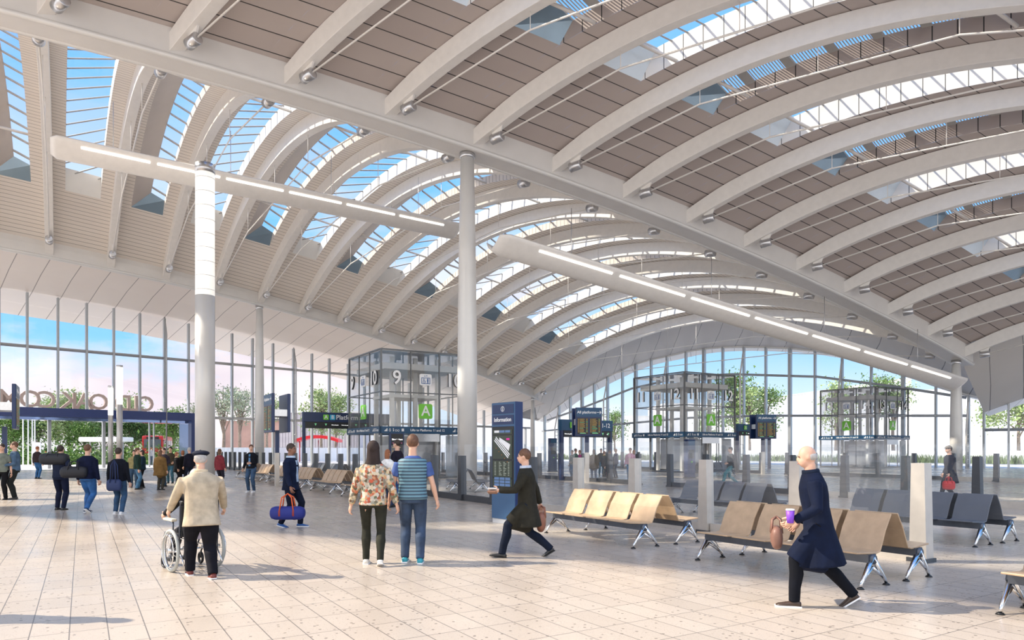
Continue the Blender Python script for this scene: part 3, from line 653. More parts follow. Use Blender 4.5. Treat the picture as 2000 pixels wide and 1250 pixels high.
# ------------------------------------------------------------------ overhead gate signs
def gate_sign(o, width, zt, txt, label, show_b=False, h=.95):
    e = empty('platform_sign', tuple(o), RZ, label=label, cat='sign', group='blue platform gate signs')
    for x in (.09, width-.09): MB().box((x, 0, zt/2), (.17, .22, zt)).build('leg', NAVY, e)
    soft(MB().box((width/2, 0, zt-.3), (width, .3, .6)).build('sign_board', TEAL if not show_b else NAVY, e)); MB().box((width/2, 0, zt-.6-(h-.6)/2), (width-.3, .26, h-.6)).build('led_strip', BLACK, e)
    X = Vector((1, 0, 0)); a, b = MB(), MB(); x0 = width*.24 if show_b else width*.2
    green_sq(a, b, Vector((x0, -.16, zt-.3)), X, .34); q = a.build('letter_plate', GREEN, e); b.build('letter', SWHITE, q)
    if show_b: a, b = MB(), MB(); green_sq(a, b, Vector((x0+.42, -.16, zt-.3)), X, .34, 'B'); q = a.build('letter_plate', CYAN, e); b.build('letter', SWHITE, q)
    MB().text(txt, .42 if show_b else .34, (x0+(1.45 if show_b else width*.42), -.16, zt-.3), X, UP, .01).build('lettering', SWHITE, e)
    a, b = MB(), MB()
    for x in [width*(.12+.11*k) for k in range(8)]:
        if int(x*10) % 2: a.prism([(0, .08), (.14, .08), (.07, -.06)], (x, -.135, zt-.78), X, UP, (0, -1, 0), .01)
        else: b.text('Wide aisle gates', .07, (x, -.14, zt-.78), X, UP)
    a.add([], []) if a.v else a.box((.3, -.14, zt-.78), (.05, .01, .05)); a.build('led_arrow', LEDG, e); b.box((width-.4, -.14, zt-.78), (.05, .01, .05)); b.build('led_text', LEDW, e)
Z = 42.7; gate_sign(Vector(((590.5-1000)/F*Z, Z, 0)), 5.9, hpix(804.5, Z), 'Platforms', 'wide navy platform sign with A and B squares, left of the nearest lift box', True, 1.0)
Z = 37.4; gate_sign(Vector((2.6, Z, 0)), 3.57, 3.28, 'Platforms  11-12', 'petrol blue gate sign behind the middle departure board, right of the information totem')
Z = 57.0; gate_sign(Vector(((1439-1000)/F*Z, Z, 0)), 4.2, hpix(828, 57), 'Platforms  13', 'petrol blue gate sign behind the departure board between the two right lift boxes')

# ------------------------------------------------------------------ departure boards
def dep_board(o, rz, w, zt, zb, label, hdr='All platforms'):
    e = empty('departure_board', tuple(o), rz, label=label, cat='departure board', group='departure boards on poles'); X = Vector((1, 0, 0))
    MB().box((0, 0, zb/2+.05), (.2, .16, zb+.1)).build('pole_upper', NAVY, e); MB().box((0, 0, .75), (.21, .17, 1.5)).build('pole_base', POSTL, e)
    for sg in (-1, 1):
        y = sg*.34; b = soft(MB().box((0, y, (zt+zb)/2), (w, .13, zt-zb)).build('board_casing', NAVY, e), .02)
        fx, n = (X, Vector((0, -1, 0))) if sg < 0 else (-X, Vector((0, 1, 0))); f = Vector((0, y, 0))+n*.075
        MB().box((0, y+n.y*.068, zt-.24), (w-.06, .012, .44)).build('header_panel', TEAL, b)
        MB().text(hdr, .19, f+fx*-.12+UP*(zt-.24), fx, UP).build('header_lettering', SWHITE, b)
        a = MB(); a.prism([(-.12, -.012), (.08, -.012), (.08, .012), (-.12, .012)], f+fx*(w*.38)+UP*(zt-.24), fx, UP, n, .01); a.prism([(.02, .08), (.05, .08), (.12, 0), (.05, -.08), (.02, -.08), (.08, 0)], f+fx*(w*.38)+UP*(zt-.24), fx, UP, n, .01); a.build('arrow', SWHITE, b)
        for sx in (-1, 1):
            cx = sx*w*.235; MB().box((cx, y+n.y*.068, (zt+zb)/2-.22), (w*.42, .014, zt-zb-.62)).build('screen', BLACK, b)
            t, t2 = MB(), MB(); rnd = random.Random(int(sx*7+sg*3+o[0]*10))
            rows_ = 17
            for r in range(rows_):
                z = zt-.56-(zt-zb-.72)*(r+.5)/rows_; hh = .015
                for (xa, wa, mb_) in ((-.45, .12, t), (-.28, rnd.uniform(.28, .5), t if rnd.random() < .8 else t2), (.30, .13, t2 if rnd.random() < .4 else t)):
                    q = f+n*.006+fx*(cx*fx.x+xa*w*.42)+UP*z; k = int(wa/.05)+1
                    for j in range(k): mb_.prism([(0, 0), (.72*wa*w*.42/k, 0), (.72*wa*w*.42/k, hh*rnd.uniform(.7, 1.2)), (0, hh)], q+fx*(j*wa*w*.42/k), fx, UP, n, .006)
            t.build('amber_rows', AMBER, b); t2.box((cx, y+n.y*.08, zb+.14), (.3, .006, .03)); t2.build('green_rows', LEDG, b)
    for sx in (-1, 1): MB().box((sx*(w/2-.1), 0, (zt+zb)/2), (.08, .6, .3)).build('spacer_frame', STEEL, e)
    return e
def at(px, Z): return Vector(((px-1000)/F*Z, Z, 0))
dep_board(at(541, 31.3), RZ-pi/2, 1.6, 4.14, 2.42, 'departure board on a navy pole standing among the seats on the left', 'All platforms')
dep_board(at(9, 26.2), RZ-pi/2, 1.6, 4.1, 2.42, 'departure board cut off by the left edge of the photo')
dep_board(at(1146, 35), RZ-radians(22), 1.36, hpix(797, 35), hpix(852, 35), 'departure board in front of the gate sign, right of the information totem')
dep_board(at(1490, 46), RZ-radians(18), 1.5, hpix(810, 46), hpix(857, 46), 'departure board between the 11-12 and 13-14 lift boxes')

# ------------------------------------------------------------------ information totem
o = Vector((-.453, 15.69, 0)); d = Vector((.52, -.64, 0)).normalized(); rz = atan2(d.y, d.x); T = empty('information_totem', tuple(o), rz, label='tall blue information totem with touch screen, behind the walking man in the long coat', cat='information totem')
Wd, H = .83, 2.70; nn = Vector((0, -1, 0)); X = Vector((1, 0, 0))
soft(MB().box((Wd/2, .11, (H+.10)/2), (Wd, .22, H-.10)).build('body', mat('totem_side_navy', (.008, .026, .11), .35, 0, .04), T), .01); MB().box((Wd/2, .11, .05), (Wd-.02, .2, .10)).build('plinth', mat('pale_plinth', (.62, .62, .62), .5), T)
MB().box((Wd/2, -.004, 1.40), (Wd-.01, .012, 2.59)).build('front_sheet', MBLUE, T)
q = soft(MB().box((Wd/2, -.014, 2.55), (Wd-.08, .01, .20)).build('symbol_header', NAVY, T), .004)
a = MB(); a.torus((Wd/2, -.024, 2.55), .055, .006, 'y', 24, 5); a.text('i', .13, (Wd/2, -.022, 2.55), X, UP, .006); a.build('information_symbol', SWHITE, q)
q = MB().box((Wd/2, -.014, 2.31), (Wd-.08, .01, .20)).build('title_header', NAVY, T); MB().text('Information', .13, (Wd/2, -.022, 2.31), X, UP, .006).build('title_lettering', SWHITE, q)
sc = soft(MB().box((Wd/2, -.016, 1.48), (Wd-.06, .02, 1.36)).build('screen_surround', BLACK, T), .02); OL = mat('olive_screen', (.035, .05, .03), .3, 0, .04)
for z, h in ((2.04, .10), (1.70, .52), (1.20, .40), (.93, .22)): MB().box((Wd/2, -.03, z), (Wd-.15, .006, h)).build('screen_panel', OL, sc)
a = MB()
for k in range(3): a.prism([(-.33, -.02+.045*k), (.30, -.02+.045*k), (.30, .005+.045*k), (-.33, .005+.045*k)], (Wd/2-.02, -.034, 1.66), (.78, 0, -.62), (.62, 0, .78), nn, .004)
a.prism([(-.16, .02), (.24, .02), (.21, .17), (-.20, .08)], (Wd/2+.02, -.034, 1.74), (.82, 0, -.57), (.57, 0, .82), nn, .004); a.build('map_drawing', SWHITE, sc)
a = MB()
for k in range(4):
    for j in range(9): a.prism([(0, 0), (.05+.05*((k*j) % 3)/2, 0), (.05+.05*((k*j) % 3)/2, .012), (0, .012)], (.14+.16*k, -.034, 1.36-.035*j), X, UP, nn, .004)
a.build('text_list', mat('pale_green_text', (.5, .55, .45), .5), sc)
for k in range(3):
    for j in range(3): MB().box((.22+.195*k, -.036, 1.005-.07*j), (.17, .006, .055)).build('button', mat('button_blue', (.12, .22, .42), .4), sc)
for k in range(3): MB().box((.22+.195*k, -.036, 2.05), (.17, .006, .05)).build('tab', SWHITE if k == 0 else mat('button_blue', (.12, .22, .42), .4), sc)
MB().box((.62, -.036, 1.88), (.11, .006, .04)).build('pink_marker', mat('pink_marker', (.8, .02, .35), .5), sc)
a = MB()
for k in range(5): a.ell((.2+.1*k, -.037, 1.68-.075*k), (.01, .004, .01), 6, 4)
a.build('map_dots', mat('orange_dot', (.8, .25, .05), .5), sc)

# ------------------------------------------------------------------ benches
BEIGE = mat('oak_plywood_seat', (.52, .36, .22), .42, 0, .12, 6); BDK = mat('plywood_edge', (.33, .21, .11), .5); GREYB = mat('dark_grey_bench_shell', (.12, .13, .15), .45)
def bench_proto(label, shell, seats=4, double=True):
    e = empty('seat_bench', (0, 0, 0), RZ, label=label, cat='bench', group='back-to-back beam seating'); L = 2.58; sw = L/seats
    # local: y runs along the row, front seats face -x, rear seats face +x, x=0 at front foot line
    prof = [(-.12, .435), (.08, .42), (.28, .405), (.36, .42), (.40, .50), (.47, .66), (.60, .86)]
    for side in ((0, 1) if double else (0,)):
        def X_(x): return x if side == 0 else 1.36-x
        for k in range(seats):
            y0, y1 = k*sw+.04, (k+1)*sw-.04; th = .022
            up = [Vector((X_(x), 0, z)) for x, z in prof]; sgn = 1 if side == 0 else -1; lowr = []
            for i, p in enumerate(up):
                t = up[min(i+1, len(up)-1)]-up[max(i-1, 0)]; n = Vector((t.z, 0, -t.x)).normalized()
                if n.z > 0 and i < 3: n = -n
                if i >= 3 and n.x*sgn < 0: n = -n
                lowr.append(p+n*th)
            r = up+lowr[::-1]; m_ = MB().rings([[p+Vector((0, y0, 0)) for p in r], [p+Vector((0, y1, 0)) for p in r]], False)
            soft(m_.build('seat_shell', shell, e), .006)
        xb = X_(.16); MB().box((xb, L/2, .345), (.16, L-.04, .10)).build('beam', DARKST, e)
        for y in (.02, L-.02):
            xm = X_(.16)
            for sx, xf in ((-1, X_(-.08)), (1, X_(.46))):
                lg = MB(); lg.tube([(xm, y-.0, .36), (lerp(xm, xf, .9), y, .07), (xf, y, .025)], [.035, .022, .018], 8); lg.tube([(xm, y, .24), (lerp(xm, xf, .92), y, .07)], [.02, .014], 6)
                l_ = lg.build('leg', CHROME, e); MB().cyl((xf, y, 0), .045, .02, 12, .03).build('foot_pad', BLACK, l_)
            MB().tube([(xm, y-.03, .335), (xm, y+.03, .335)], .06, 10).build('end_cap', DARKST, e)
    return e
vs = [(8.69, 'sunlit timber-look double bench beside the information totem'), (4.73, 'timber-look double bench behind the man in the blue coat'), (.73, 'bench cut off by the right edge of the photo'), (21.4, 'timber-look bench right of the woman in the floral top\'s shoulder, first of the far row'), (25.3, 'second timber-look bench of the far row on the left'), (29.3, 'third bench of the far row, behind the man carrying the duffel bag'), (33.2, 'fourth bench of the far row, at the foot of the departure board pole'), (37.2, 'fifth bench of the far row, behind the man in the black leather jacket'), (41.1, 'last bench of the far row, left of the man in the black leather jacket')]
pr = bench_proto(vs[0][1], BEIGE); pr.location = UV(7.88, vs[0][0])
for v, lb in vs[1:]:
    c = copy_tree(pr); c.location = UV(7.88, v); c['label'] = lb
g1 = bench_proto('dark grey double bench behind the near glass screens, left of the information totem', GREYB); g1.location = (-2.3, 26.4, 0); g1.rotation_euler.z = radians(8)
for (x, y, r), lb in (((5.4, 15.6, RZ), 'dark grey bench behind the near glass screens, beyond the first timber bench'), ((7.9, 11.7, RZ), 'dark grey bench behind the near glass screens at the right edge'), ((11.0, 43.0, RZ-1.57), 'distant grey bench in front of the 11 and 12 lift box'), ((-9.6, 33.2+4, RZ), 'distant dark bench beyond the glass screens, left of the 9 and 10 lift box'), ((-11.4, 40.1, RZ), 'distant dark bench beyond the glass screens, below the platform sign')):
    c = copy_tree(g1); c.location = (x, y, 0); c.rotation_euler.z = r; c['label'] = lb

# navy help points standing behind the second barrier
for (px, py, yt), lb in (((1079, 921, 856), 'navy help point cabinet left of the middle gate sign'), ((1347, 934, 858), 'navy help point cabinet at the foot of the 11 and 12 lift box')):
    v = G(px, py); h = hpix(yt, v.y); e = empty('help_point', tuple(v), RZ, label=lb, cat='help point')
    soft(MB().box((0, 0, h/2+.03), (.62, .3, h-.06)).build('cabinet', NAVY, e), .02); MB().box((0, 0, .03), (.7, .36, .06)).build('plinth', POSTD, e); MB().box((0, -.155, h*.62), (.44, .012, .5)).build('screen', BLACK, e); MB().box((0, -.155, h-.22), (.5, .012, .28)).build('header_panel', TEAL, e)
    MB().tube([(-.0, -.15, h*.42), (0, -.18, h*.42)], .05, 12).build('call_button', GREEN, e)
# ------------------------------------------------------------------ people
HAIRB = mat('dark_brown_hair', (.035, .02, .012), .6, 0, .3, 30, bump=.4); HAIRM = mat('mid_brown_hair', (.13, .06, .03), .6, 0, .3, 30, bump=.4)
HAIRR = mat('auburn_hair', (.28, .10, .04), .6, 0, .3, 30, bump=.4); HAIRG = mat('grey_hair', (.42, .40, .38), .6, 0, .2, 30, bump=.4)
LIPS = mat('lip_skin', (.45, .18, .15), .5); EYEM = mat('eye_dark', (.03, .02, .015), .2)
def remeshed(mb, name, m, parent, vox, smooth=4):
    me = bpy.data.meshes.new(name); me.from_pydata([tuple(p) for p in mb.v], [], mb.f); me.update()
    o = bpy.data.objects.new('tmp', me); COL.objects.link(o)
    r = o.modifiers.new('r', 'REMESH'); r.mode = 'VOXEL'; r.voxel_size = vox; r.use_smooth_shade = True
    s = o.modifiers.new('s', 'SMOOTH'); s.iterations = smooth; s.factor = .5
    dg = bpy.context.evaluated_depsgraph_get(); dg.update(); m2 = bpy.data.meshes.new_from_object(o.evaluated_get(dg)); m2.name = name
    bpy.data.objects.remove(o); bpy.data.meshes.remove(me)
    m2.materials.clear(); m2.materials.append(m); m2.polygons.foreach_set('use_smooth', [True]*len(m2.polygons))
    ob = bpy.data.objects.new(name, m2); COL.objects.link(ob); ob.parent = parent; return ob
def add_to(ob, mb):
    """merge extra geometry (fingers) into a mesh object"""
    import bmesh
    bm = bmesh.new(); bm.from_mesh(ob.data); me = bpy.data.meshes.new('x'); me.from_pydata([tuple(p) for p in mb.v], [], mb.f); me.update(); bm.from_mesh(me)
    bm.to_mesh(ob.data); bm.free(); bpy.data.meshes.remove(me); ob.data.polygons.foreach_set('use_smooth', [True]*len(ob.data.polygons))
def ik(a, c, l1, l2, pole):
    a, c = Vector(a), Vector(c); d = c-a; L = d.length
    if L > (l1+l2)*.995: c = a+d*((l1+l2)*.995/L); d = c-a; L = d.length
    x = (l1*l1-l2*l2+L*L)/(2*L); h = sqrt(max(0, l1*l1-x*x)); dn = d/L; p = Vector(pole); p = (p-dn*p.dot(dn)).normalized()
    return a+dn*x+p*h, c
def torso_rings(rg, n=18, sup=2.4):
    out = []
    for z, w, d, x, y in rg:
        r = []
        for k in range(n):
            a = 2*pi*k/n; c, s = cos(a), sin(a); r.append(Vector((x+w*(abs(c)**(2/sup))*(1 if c > 0 else -1), y+d*(abs(s)**(2/sup))*(1 if s > 0 else -1), z)))
        out.append(r)
    return out
PB_ = dict(beam=0)
def person(x, y, rz, H, label, top, legs, shoe=(.02, .02, .02), hair=HAIRB, skin=SKIN, feet=((.0, .0), (.0, .0)), lift=(0, 0), hands=None, lean=0.0, coat=None, sleeve=1.0, female=False,
           hairlen=0, hat=None, look=0.0, vox=.02, fat=1.0, pelvis=None, group='people standing and walking in the concourse', collar=None, legw=1.0, topname=None, face=True, vest=None, open_front=None, toe=None):
    """x,y ground position; rz heading (0 = away from the camera). feet: (forward offset of left, right foot); hands: local targets in units of H"""
    e = empty('person', (x, y, 0), rz, label=label, cat='person', group=group)
    hw = (.062 if female else .058)*H; lt, ls = .245*H, .246*H; ank = .045*H
    fl = []; 
    for i, sx in ((0, -1), (1, 1)):
        f = feet[i]; f = f if isinstance(f, tuple) else (0, f); fl.append(Vector((sx*.062*H+f[0], f[1], ank+lift[i])))
    if pelvis is None:
        pz = .53*H
        for f in fl:
            dxy = Vector((f.x, f.y, 0)).length; pz = min(pz, f.z+sqrt(max(.01, (.485*H)**2-dxy**2)))
        P = Vector((0, 0, pz))
    else: P = Vector(pelvis)*H
    R = Matrix.Rotation(-lean, 3, 'X')          # lean forward (+y)
    def T(v): return P+R @ (Vector(v)*H)         # v in body units above the pelvis
    body = MB(); trou = MB(); shp = []
    hips = [P+Vector((sx*hw, 0, -.01*H)) for sx in (-1, 1)]
    for i in (0, 1):
        kn, an = ik(hips[i], fl[i], lt, ls, (0, 1, .1)); m1 = hips[i].lerp(kn, .5)
        body.tube([hips[i], m1, kn, kn.lerp(an, .35)+Vector((0, -.009*H, 0)), an, an-Vector((0, 0, .02*H))], [.05*H*fat, .044*H, .029*H, .030*H, .020*H, .02*H], 12)
        if legs is not None:
            q = an-Vector((0, 0, .012*H)); trou.tube([hips[i]+Vector((0, 0, .02*H)), m1, kn, kn.lerp(an, .35)+Vector((0, -.009*H, 0)), kn.lerp(an, .7), q], [.058*H*fat, .053*H*legw*fat, .043*H*legw, .043*H*max(legw, .95), .036*H*legw, .034*H*legw], 12)
        shp.append((an, i))
    g = 1.07 if female else 1.0
    tw = [(-.045, .088*g, .066), (0, .093*g, .068), (.05, .085, .062), (.11, .076 if female else .084, .058), (.18, .088, .064), (.24, .100, .064), (.285, .098, .052), (.305, .062, .042), (.32, .036, .034), (.35, .031, .033), (.38, .031, .034)]
    def tr(lst, ex=0.0, fatk=1.0):
        rs = []
        for z, w, d in lst:
            r = []
            for k in range(18):
                a = 2*pi*k/18; c, s = cos(a), sin(a); r.append(T(((w*fatk+ex)*(abs(c)**.83)*(1 if c > 0 else -1), (d*fatk+ex)*(abs(s)**.83)*(1 if s > 0 else -1), z)))
            rs.append(r)
        return rs
    body.rings(tr(tw, 0, fat if fat > 1 else 1)[:7]+tr(tw)[7:])
    if legs is not None: trou.rings(tr([(-.05, .085*g, .066), (0, .094*g, .070), (.04, .090*g, .067), (.065, .083*g, .062)], .006, fat))
    # head
    Lk = Matrix.Rotation(look, 3, 'Z'); hc = T((0, .012, .425))
    def HP(v): return hc+R @ (Lk @ (Vector(v)*H))
    MH = R @ Lk
    body.ell(hc+MH @ Vector((0, -.006, .008))*H, (.044*H, .054*H, .060*H), 16, 12, MH); body.ell(HP((0, .016, -.022)), (.036*H, .038*H, .043*H), 14, 10, MH)
    body.tube([HP((0, .044, .012)), HP((0, .052, -.006)), HP((0, .055, -.013)), HP((0, .046, -.019))], [.006*H, .008*H, .0095*H, .006*H], 8)
    for sx in (-1, 1): body.ell(HP((sx*.044, -.004, -.004)), (.006*H, .012*H, .018*H), 8, 6, MH)
    # arms
    sh = [T((sx*(.098 if female else .108)*min(fat, 1.15), -.004, .268)) for sx in (-1, 1)]; la, lf = .165*H, .15*H
    hands = hands or (None, None); slv = MB(); fing = MB()
    for i, sx in ((0, -1), (1, 1)):
        t = hands[i]
        t = Vector((sx*.165, .02, P.z/H-.045)) if t is None else Vector(t)
        elb, wr = ik(sh[i], t*H, la, lf, (sx*.35, -1, -.2)); d = (wr-elb).normalized()
        body.tube([sh[i], sh[i].lerp(elb, .5), elb, elb.lerp(wr, .3), wr], [.030*H, .027*H, .022*H, .023*H, .0155*H], 10)
        side = Vector((-sx*1.0, .35, 0)); side = (side-d*side.dot(d)).normalized(); across = d.cross(side)*(1)
        if across.y < 0: across = -across
        pm = wr+d*.028*H; RM = Matrix((across, side, d)).transposed(); body.ell(pm, (.0245*H, .0135*H, .034*H), 10, 8, RM)
        for k, (o, l) in enumerate(((.018, .040), (.006, .046), (-.006, .043), (-.017, .034))):
            b0 = pm+d*.020*H+across*o*H; b1 = b0+(d*.9+side*.25)*l*.45*H; b2 = b1+(d*.55+side*.8).normalized()*l*.34*H; b3 = b2+(d*.1+side).normalized()*l*.26*H
            fing.tube([b0, b1, b2, b3], [.0058*H, .0055*H, .005*H, .0042*H], 7)
        b0 = pm+across*.020*H-d*.012*H; fing.tube([b0, b0+(across*.7+d*.6+side*.3)*.022*H, b0+(across*.75+d*1.5+side*.7)*.024*H], [.0075*H, .0065*H, .005*H], 7)
        if sleeve > 0:
            if sleeve < .6: pth = [sh[i], sh[i].lerp(elb, .5), sh[i].lerp(elb, sleeve*1.6)]; rr = [.040*H, .038*H, .036*H]
            else: pth = [sh[i], sh[i].lerp(elb, .5), elb, elb.lerp(wr, .5), elb.lerp(wr, sleeve*.97)]; k = 1.0 if coat is None else 1.1; rr = [.041*H*k, .037*H*k, .033*H*k, .029*H*k, .025*H*k]
            slv.tube(pth, rr, 12)
    b = remeshed(body, 'body', skin, e, vox*.62); add_to(b, fing)
    if legs is not None: remeshed(trou, 'trousers', legs if not isinstance(legs, tuple) else cloth(legs), e, vox*.8)
    # top / coat
    if top is not None:
        tm = top if not isinstance(top, tuple) else cloth(top); hem = -.02 if coat is None else -coat
        lst = [(-.02, .100*g, .076), (.05, .094, .071), (.11, .086 if female else .094, .066), (.18, .097, .072), (.24, .107, .070), (.285, .099, .056), (.31, .062, .046), (.325, .044, .042)]
        mb = MB(); low = []
        if coat:
            kk = int(coat/.05)+2
            for j in range(kk): z = lerp(hem, -.02, j/kk); fl_ = (1-j/kk); low.append((z, .100*g+.022*fl_*coat/.2, .076+.034*fl_*coat/.2))
        mb.rings(tr(low+lst, .012 if vest is None else .004, fat)); mb.add(slv.v, slv.f, True)
        if coat and coat > .1:
            for i in (0, 1):
                kn, an = ik(hips[i], fl[i], lt, ls, (0, 1, .1)); q = hips[i].lerp(kn, min(1.0, coat/.24)); mb.tube([hips[i], hips[i].lerp(q, .5), q], [.070*H, .068*H, .064*H], 12)
            a_, b_ = [hips[i].lerp(ik(hips[i], fl[i], lt, ls, (0, 1, .1))[0], min(1.0, coat/.24)) for i in (0, 1)]; mb.tube([a_, a_.lerp(b_, .5), b_], [.060*H, .058*H, .060*H], 12)
        tp = remeshed(mb, topname or ('coat' if coat and coat > .1 else 'jacket'), tm, e, vox*.8)
        if vest is not None:
            mb = MB(); mb.rings(tr([(-.02, .104, .08)]+lst[1:6]+[(.305, .07, .05)], .018, fat)); remeshed(mb, 'gilet', vest, e, vox*.8)
        if collar is not None:
            mb = MB(); mb.rings([[p for p in r] for r in tr([(.30, .055, .05), (.33, .05, .048), (.345, .046, .046)], .004)]); mb.build('collar', cloth(collar), tp)
        if open_front is not None:
            mb = MB(); 
            for za, zb, wa in ((.03, .29, .02),): mb.add([T((-wa, .071*fat+.02, za)), T((wa, .071*fat+.02, za)), T((wa*.9, .066+.012, zb)), T((-wa*.9, .066+.012, zb)), T((-wa, .03, za)), T((wa, .03, za)), T((wa, .03, zb)), T((-wa, .03, zb))], [(0, 1, 2, 3), (7, 6, 5, 4), (0, 4, 5, 1), (1, 5, 6, 2), (2, 6, 7, 3), (3, 7, 4, 0)])
            mb.build('shirt_front', cloth(open_front), tp)
    # shoes
    sm = shoe if not isinstance(shoe, tuple) else mat('shoe_%.2f_%.2f_%.2f' % shoe, shoe, .4, 0, .1)
    for an, i in shp:
        L = .150*H; z0 = an.z-ank; pitch = (toe[i] if toe else 0); RM = Matrix.Rotation(-pitch, 3, 'X'); base = Vector((an.x, an.y, z0))
        sec = [(-.26, .019, .030), (-.15, .024, .046), (.0, .024, .050), (.18, .024, .036), (.42, .029, .027), (.62, .026, .021), (.72, .015, .014)]; rs = []
        for yy, w, h in sec:
            r = []
            for k in range(12):
                a = 2*pi*k/12; r.append(base+RM @ Vector((w*H*cos(a), yy*L, max(0, h*H*.5*(1+sin(a))))))
            rs.append(r)
        s_ = MB().rings(rs).build('shoe', sm, e)
        so = [(-.28, .0205), (.0, .026), (.42, .031), (.66, .026), (.76, .012)]
        MB().rings([[base+RM @ Vector((sx*w*H, yy*L, zz*H)) for sx, zz in ((-1, 0), (1, 0), (1, .008), (-1, .008))] for yy, w in so], False).build('sole', BLACK if shoe == (.02, .02, .02) else SWHITE, s_)
    # hair, hat, face
    if hair == 'fringe':
        mb = MB(); mb.ell(HP((0, -.020, -.002)), (.0475*H, .045*H, .032*H), 18, 10, MH); remeshed(mb, 'hair', HAIRG, e, vox*.4, 2)
    elif hair is not None:
        mb = MB(); mb.ell(HP((0, -.012, .016)), (.048*H, .057*H, .0585*H), 18, 12, MH)
        if hairlen: mb.rings([[HP((w*cos(2*pi*k/14), -.028+d*sin(2*pi*k/14), z)) for k in range(14)] for z, w, d in ((.03, .045, .035), (-.03, .050, .034), (-.03-hairlen*.6, .047, .026), (-.03-hairlen, .02, .012))])
        remeshed(mb, 'hair', hair, e, vox*.5, 2)
    if hat == 'beret':
        mb = MB(); mb.ell(HP((0.004, -.004, .052)), (.066*H, .072*H, .024*H), 20, 8, MH @ Matrix.Rotation(.12, 3, 'X')); mb.rings([[HP((.049*cos(2*pi*k/18), -.006+.057*sin(2*pi*k/18), z)) for k in range(18)] for z in (.028, .05)]); mb.ell(HP((0, 0, .078)), (.004*H, .004*H, .006*H), 6, 4)
        remeshed(mb, 'beret', cloth((.02, .025, .05)), e, vox*.35, 2)
    if hat == 'cap':
        mb = MB(); mb.ell(HP((0, -.004, .036)), (.051*H, .061*H, .034*H), 18, 8, MH); mb.ell(HP((0, .05, .028)), (.036*H, .032*H, .006*H), 12, 5, MH); remeshed(mb, 'cap', cloth((.20, .18, .16)), e, vox*.35, 2)
    if hat == 'scarf':
        mb = MB(); mb.ell(HP((0, -.012, .012)), (.053*H, .062*H, .066*H), 18, 12, MH); mb.rings(tr([(.25, .10, .06), (.29, .085, .06), (.33, .055, .052), (.37, .05, .05), (.42, .048, .05)], .004)); remeshed(mb, 'headscarf', cloth((.07, .05, .045)), e, vox*.5, 3)
    if face:
        for sx in (-1, 1):
            MB().ell(HP((sx*.018, .0475, .006)), (.0075*H, .004*H, .0045*H), 8, 6, MH).build('eye', EYEM, e)
        MB().ell(HP((0, .0545, -.036)), (.014*H, .004*H, .0035*H), 8, 5, MH).build('mouth', LIPS, e)
    e['_T'] = 0; del e['_T']
    return e, T, HP, P, sh
def holdall(loc, rz, size, m, label, strap=None, name='holdall', cat='bag', bands=None, hz=.22):
    e = empty(name, loc, rz, label=label, cat=cat); a, b, c = size; rs = []
    for t, k in ((-.5, .45), (-.46, .8), (-.35, 1), (.35, 1), (.46, .8), (.5, .45)):
        rs.append([Vector((t*a, b/2*k*abs(cos(q))**.8*(1 if cos(q) > 0 else -1), c/2+c/2*k*abs(sin(q))**.8*(1 if sin(q) > 0 else -1))) for q in [2*pi*j/16 for j in range(16)]])
    MB().rings(rs).build('bag_body', m, e)
    for sx in (-1, 1): MB().tube([(-a*.2, sx*b*.45, c*.7), (-a*.14, sx*b*.35, c+hz*.7), (0, 0, c+hz), (a*.14, sx*b*.35, c+hz*.7), (a*.2, sx*b*.45, c*.7)], .014, 6).build('handle', strap or m, e)
    if bands is not None:
        for t in (-.2, .2): MB().rings([[Vector((t*a+dx, (b/2+.006)*cos(q), c/2+(c/2+.006)*sin(q))) for q in [2*pi*j/20 for j in range(20)]] for dx in (-.02, .02)], True, False).build('band', bands, e)
    return e
GRP = 'people in the concourse'
def gp(px, py): v = G(px, py); return v.x, v.y
def Hof(ytop, y): return hpix(ytop, y)
def L2W(e, v): return e.matrix_basis @ Vector(v)
DEN = (.045, .11, .24); DEN2 = (.03, .16, .42)
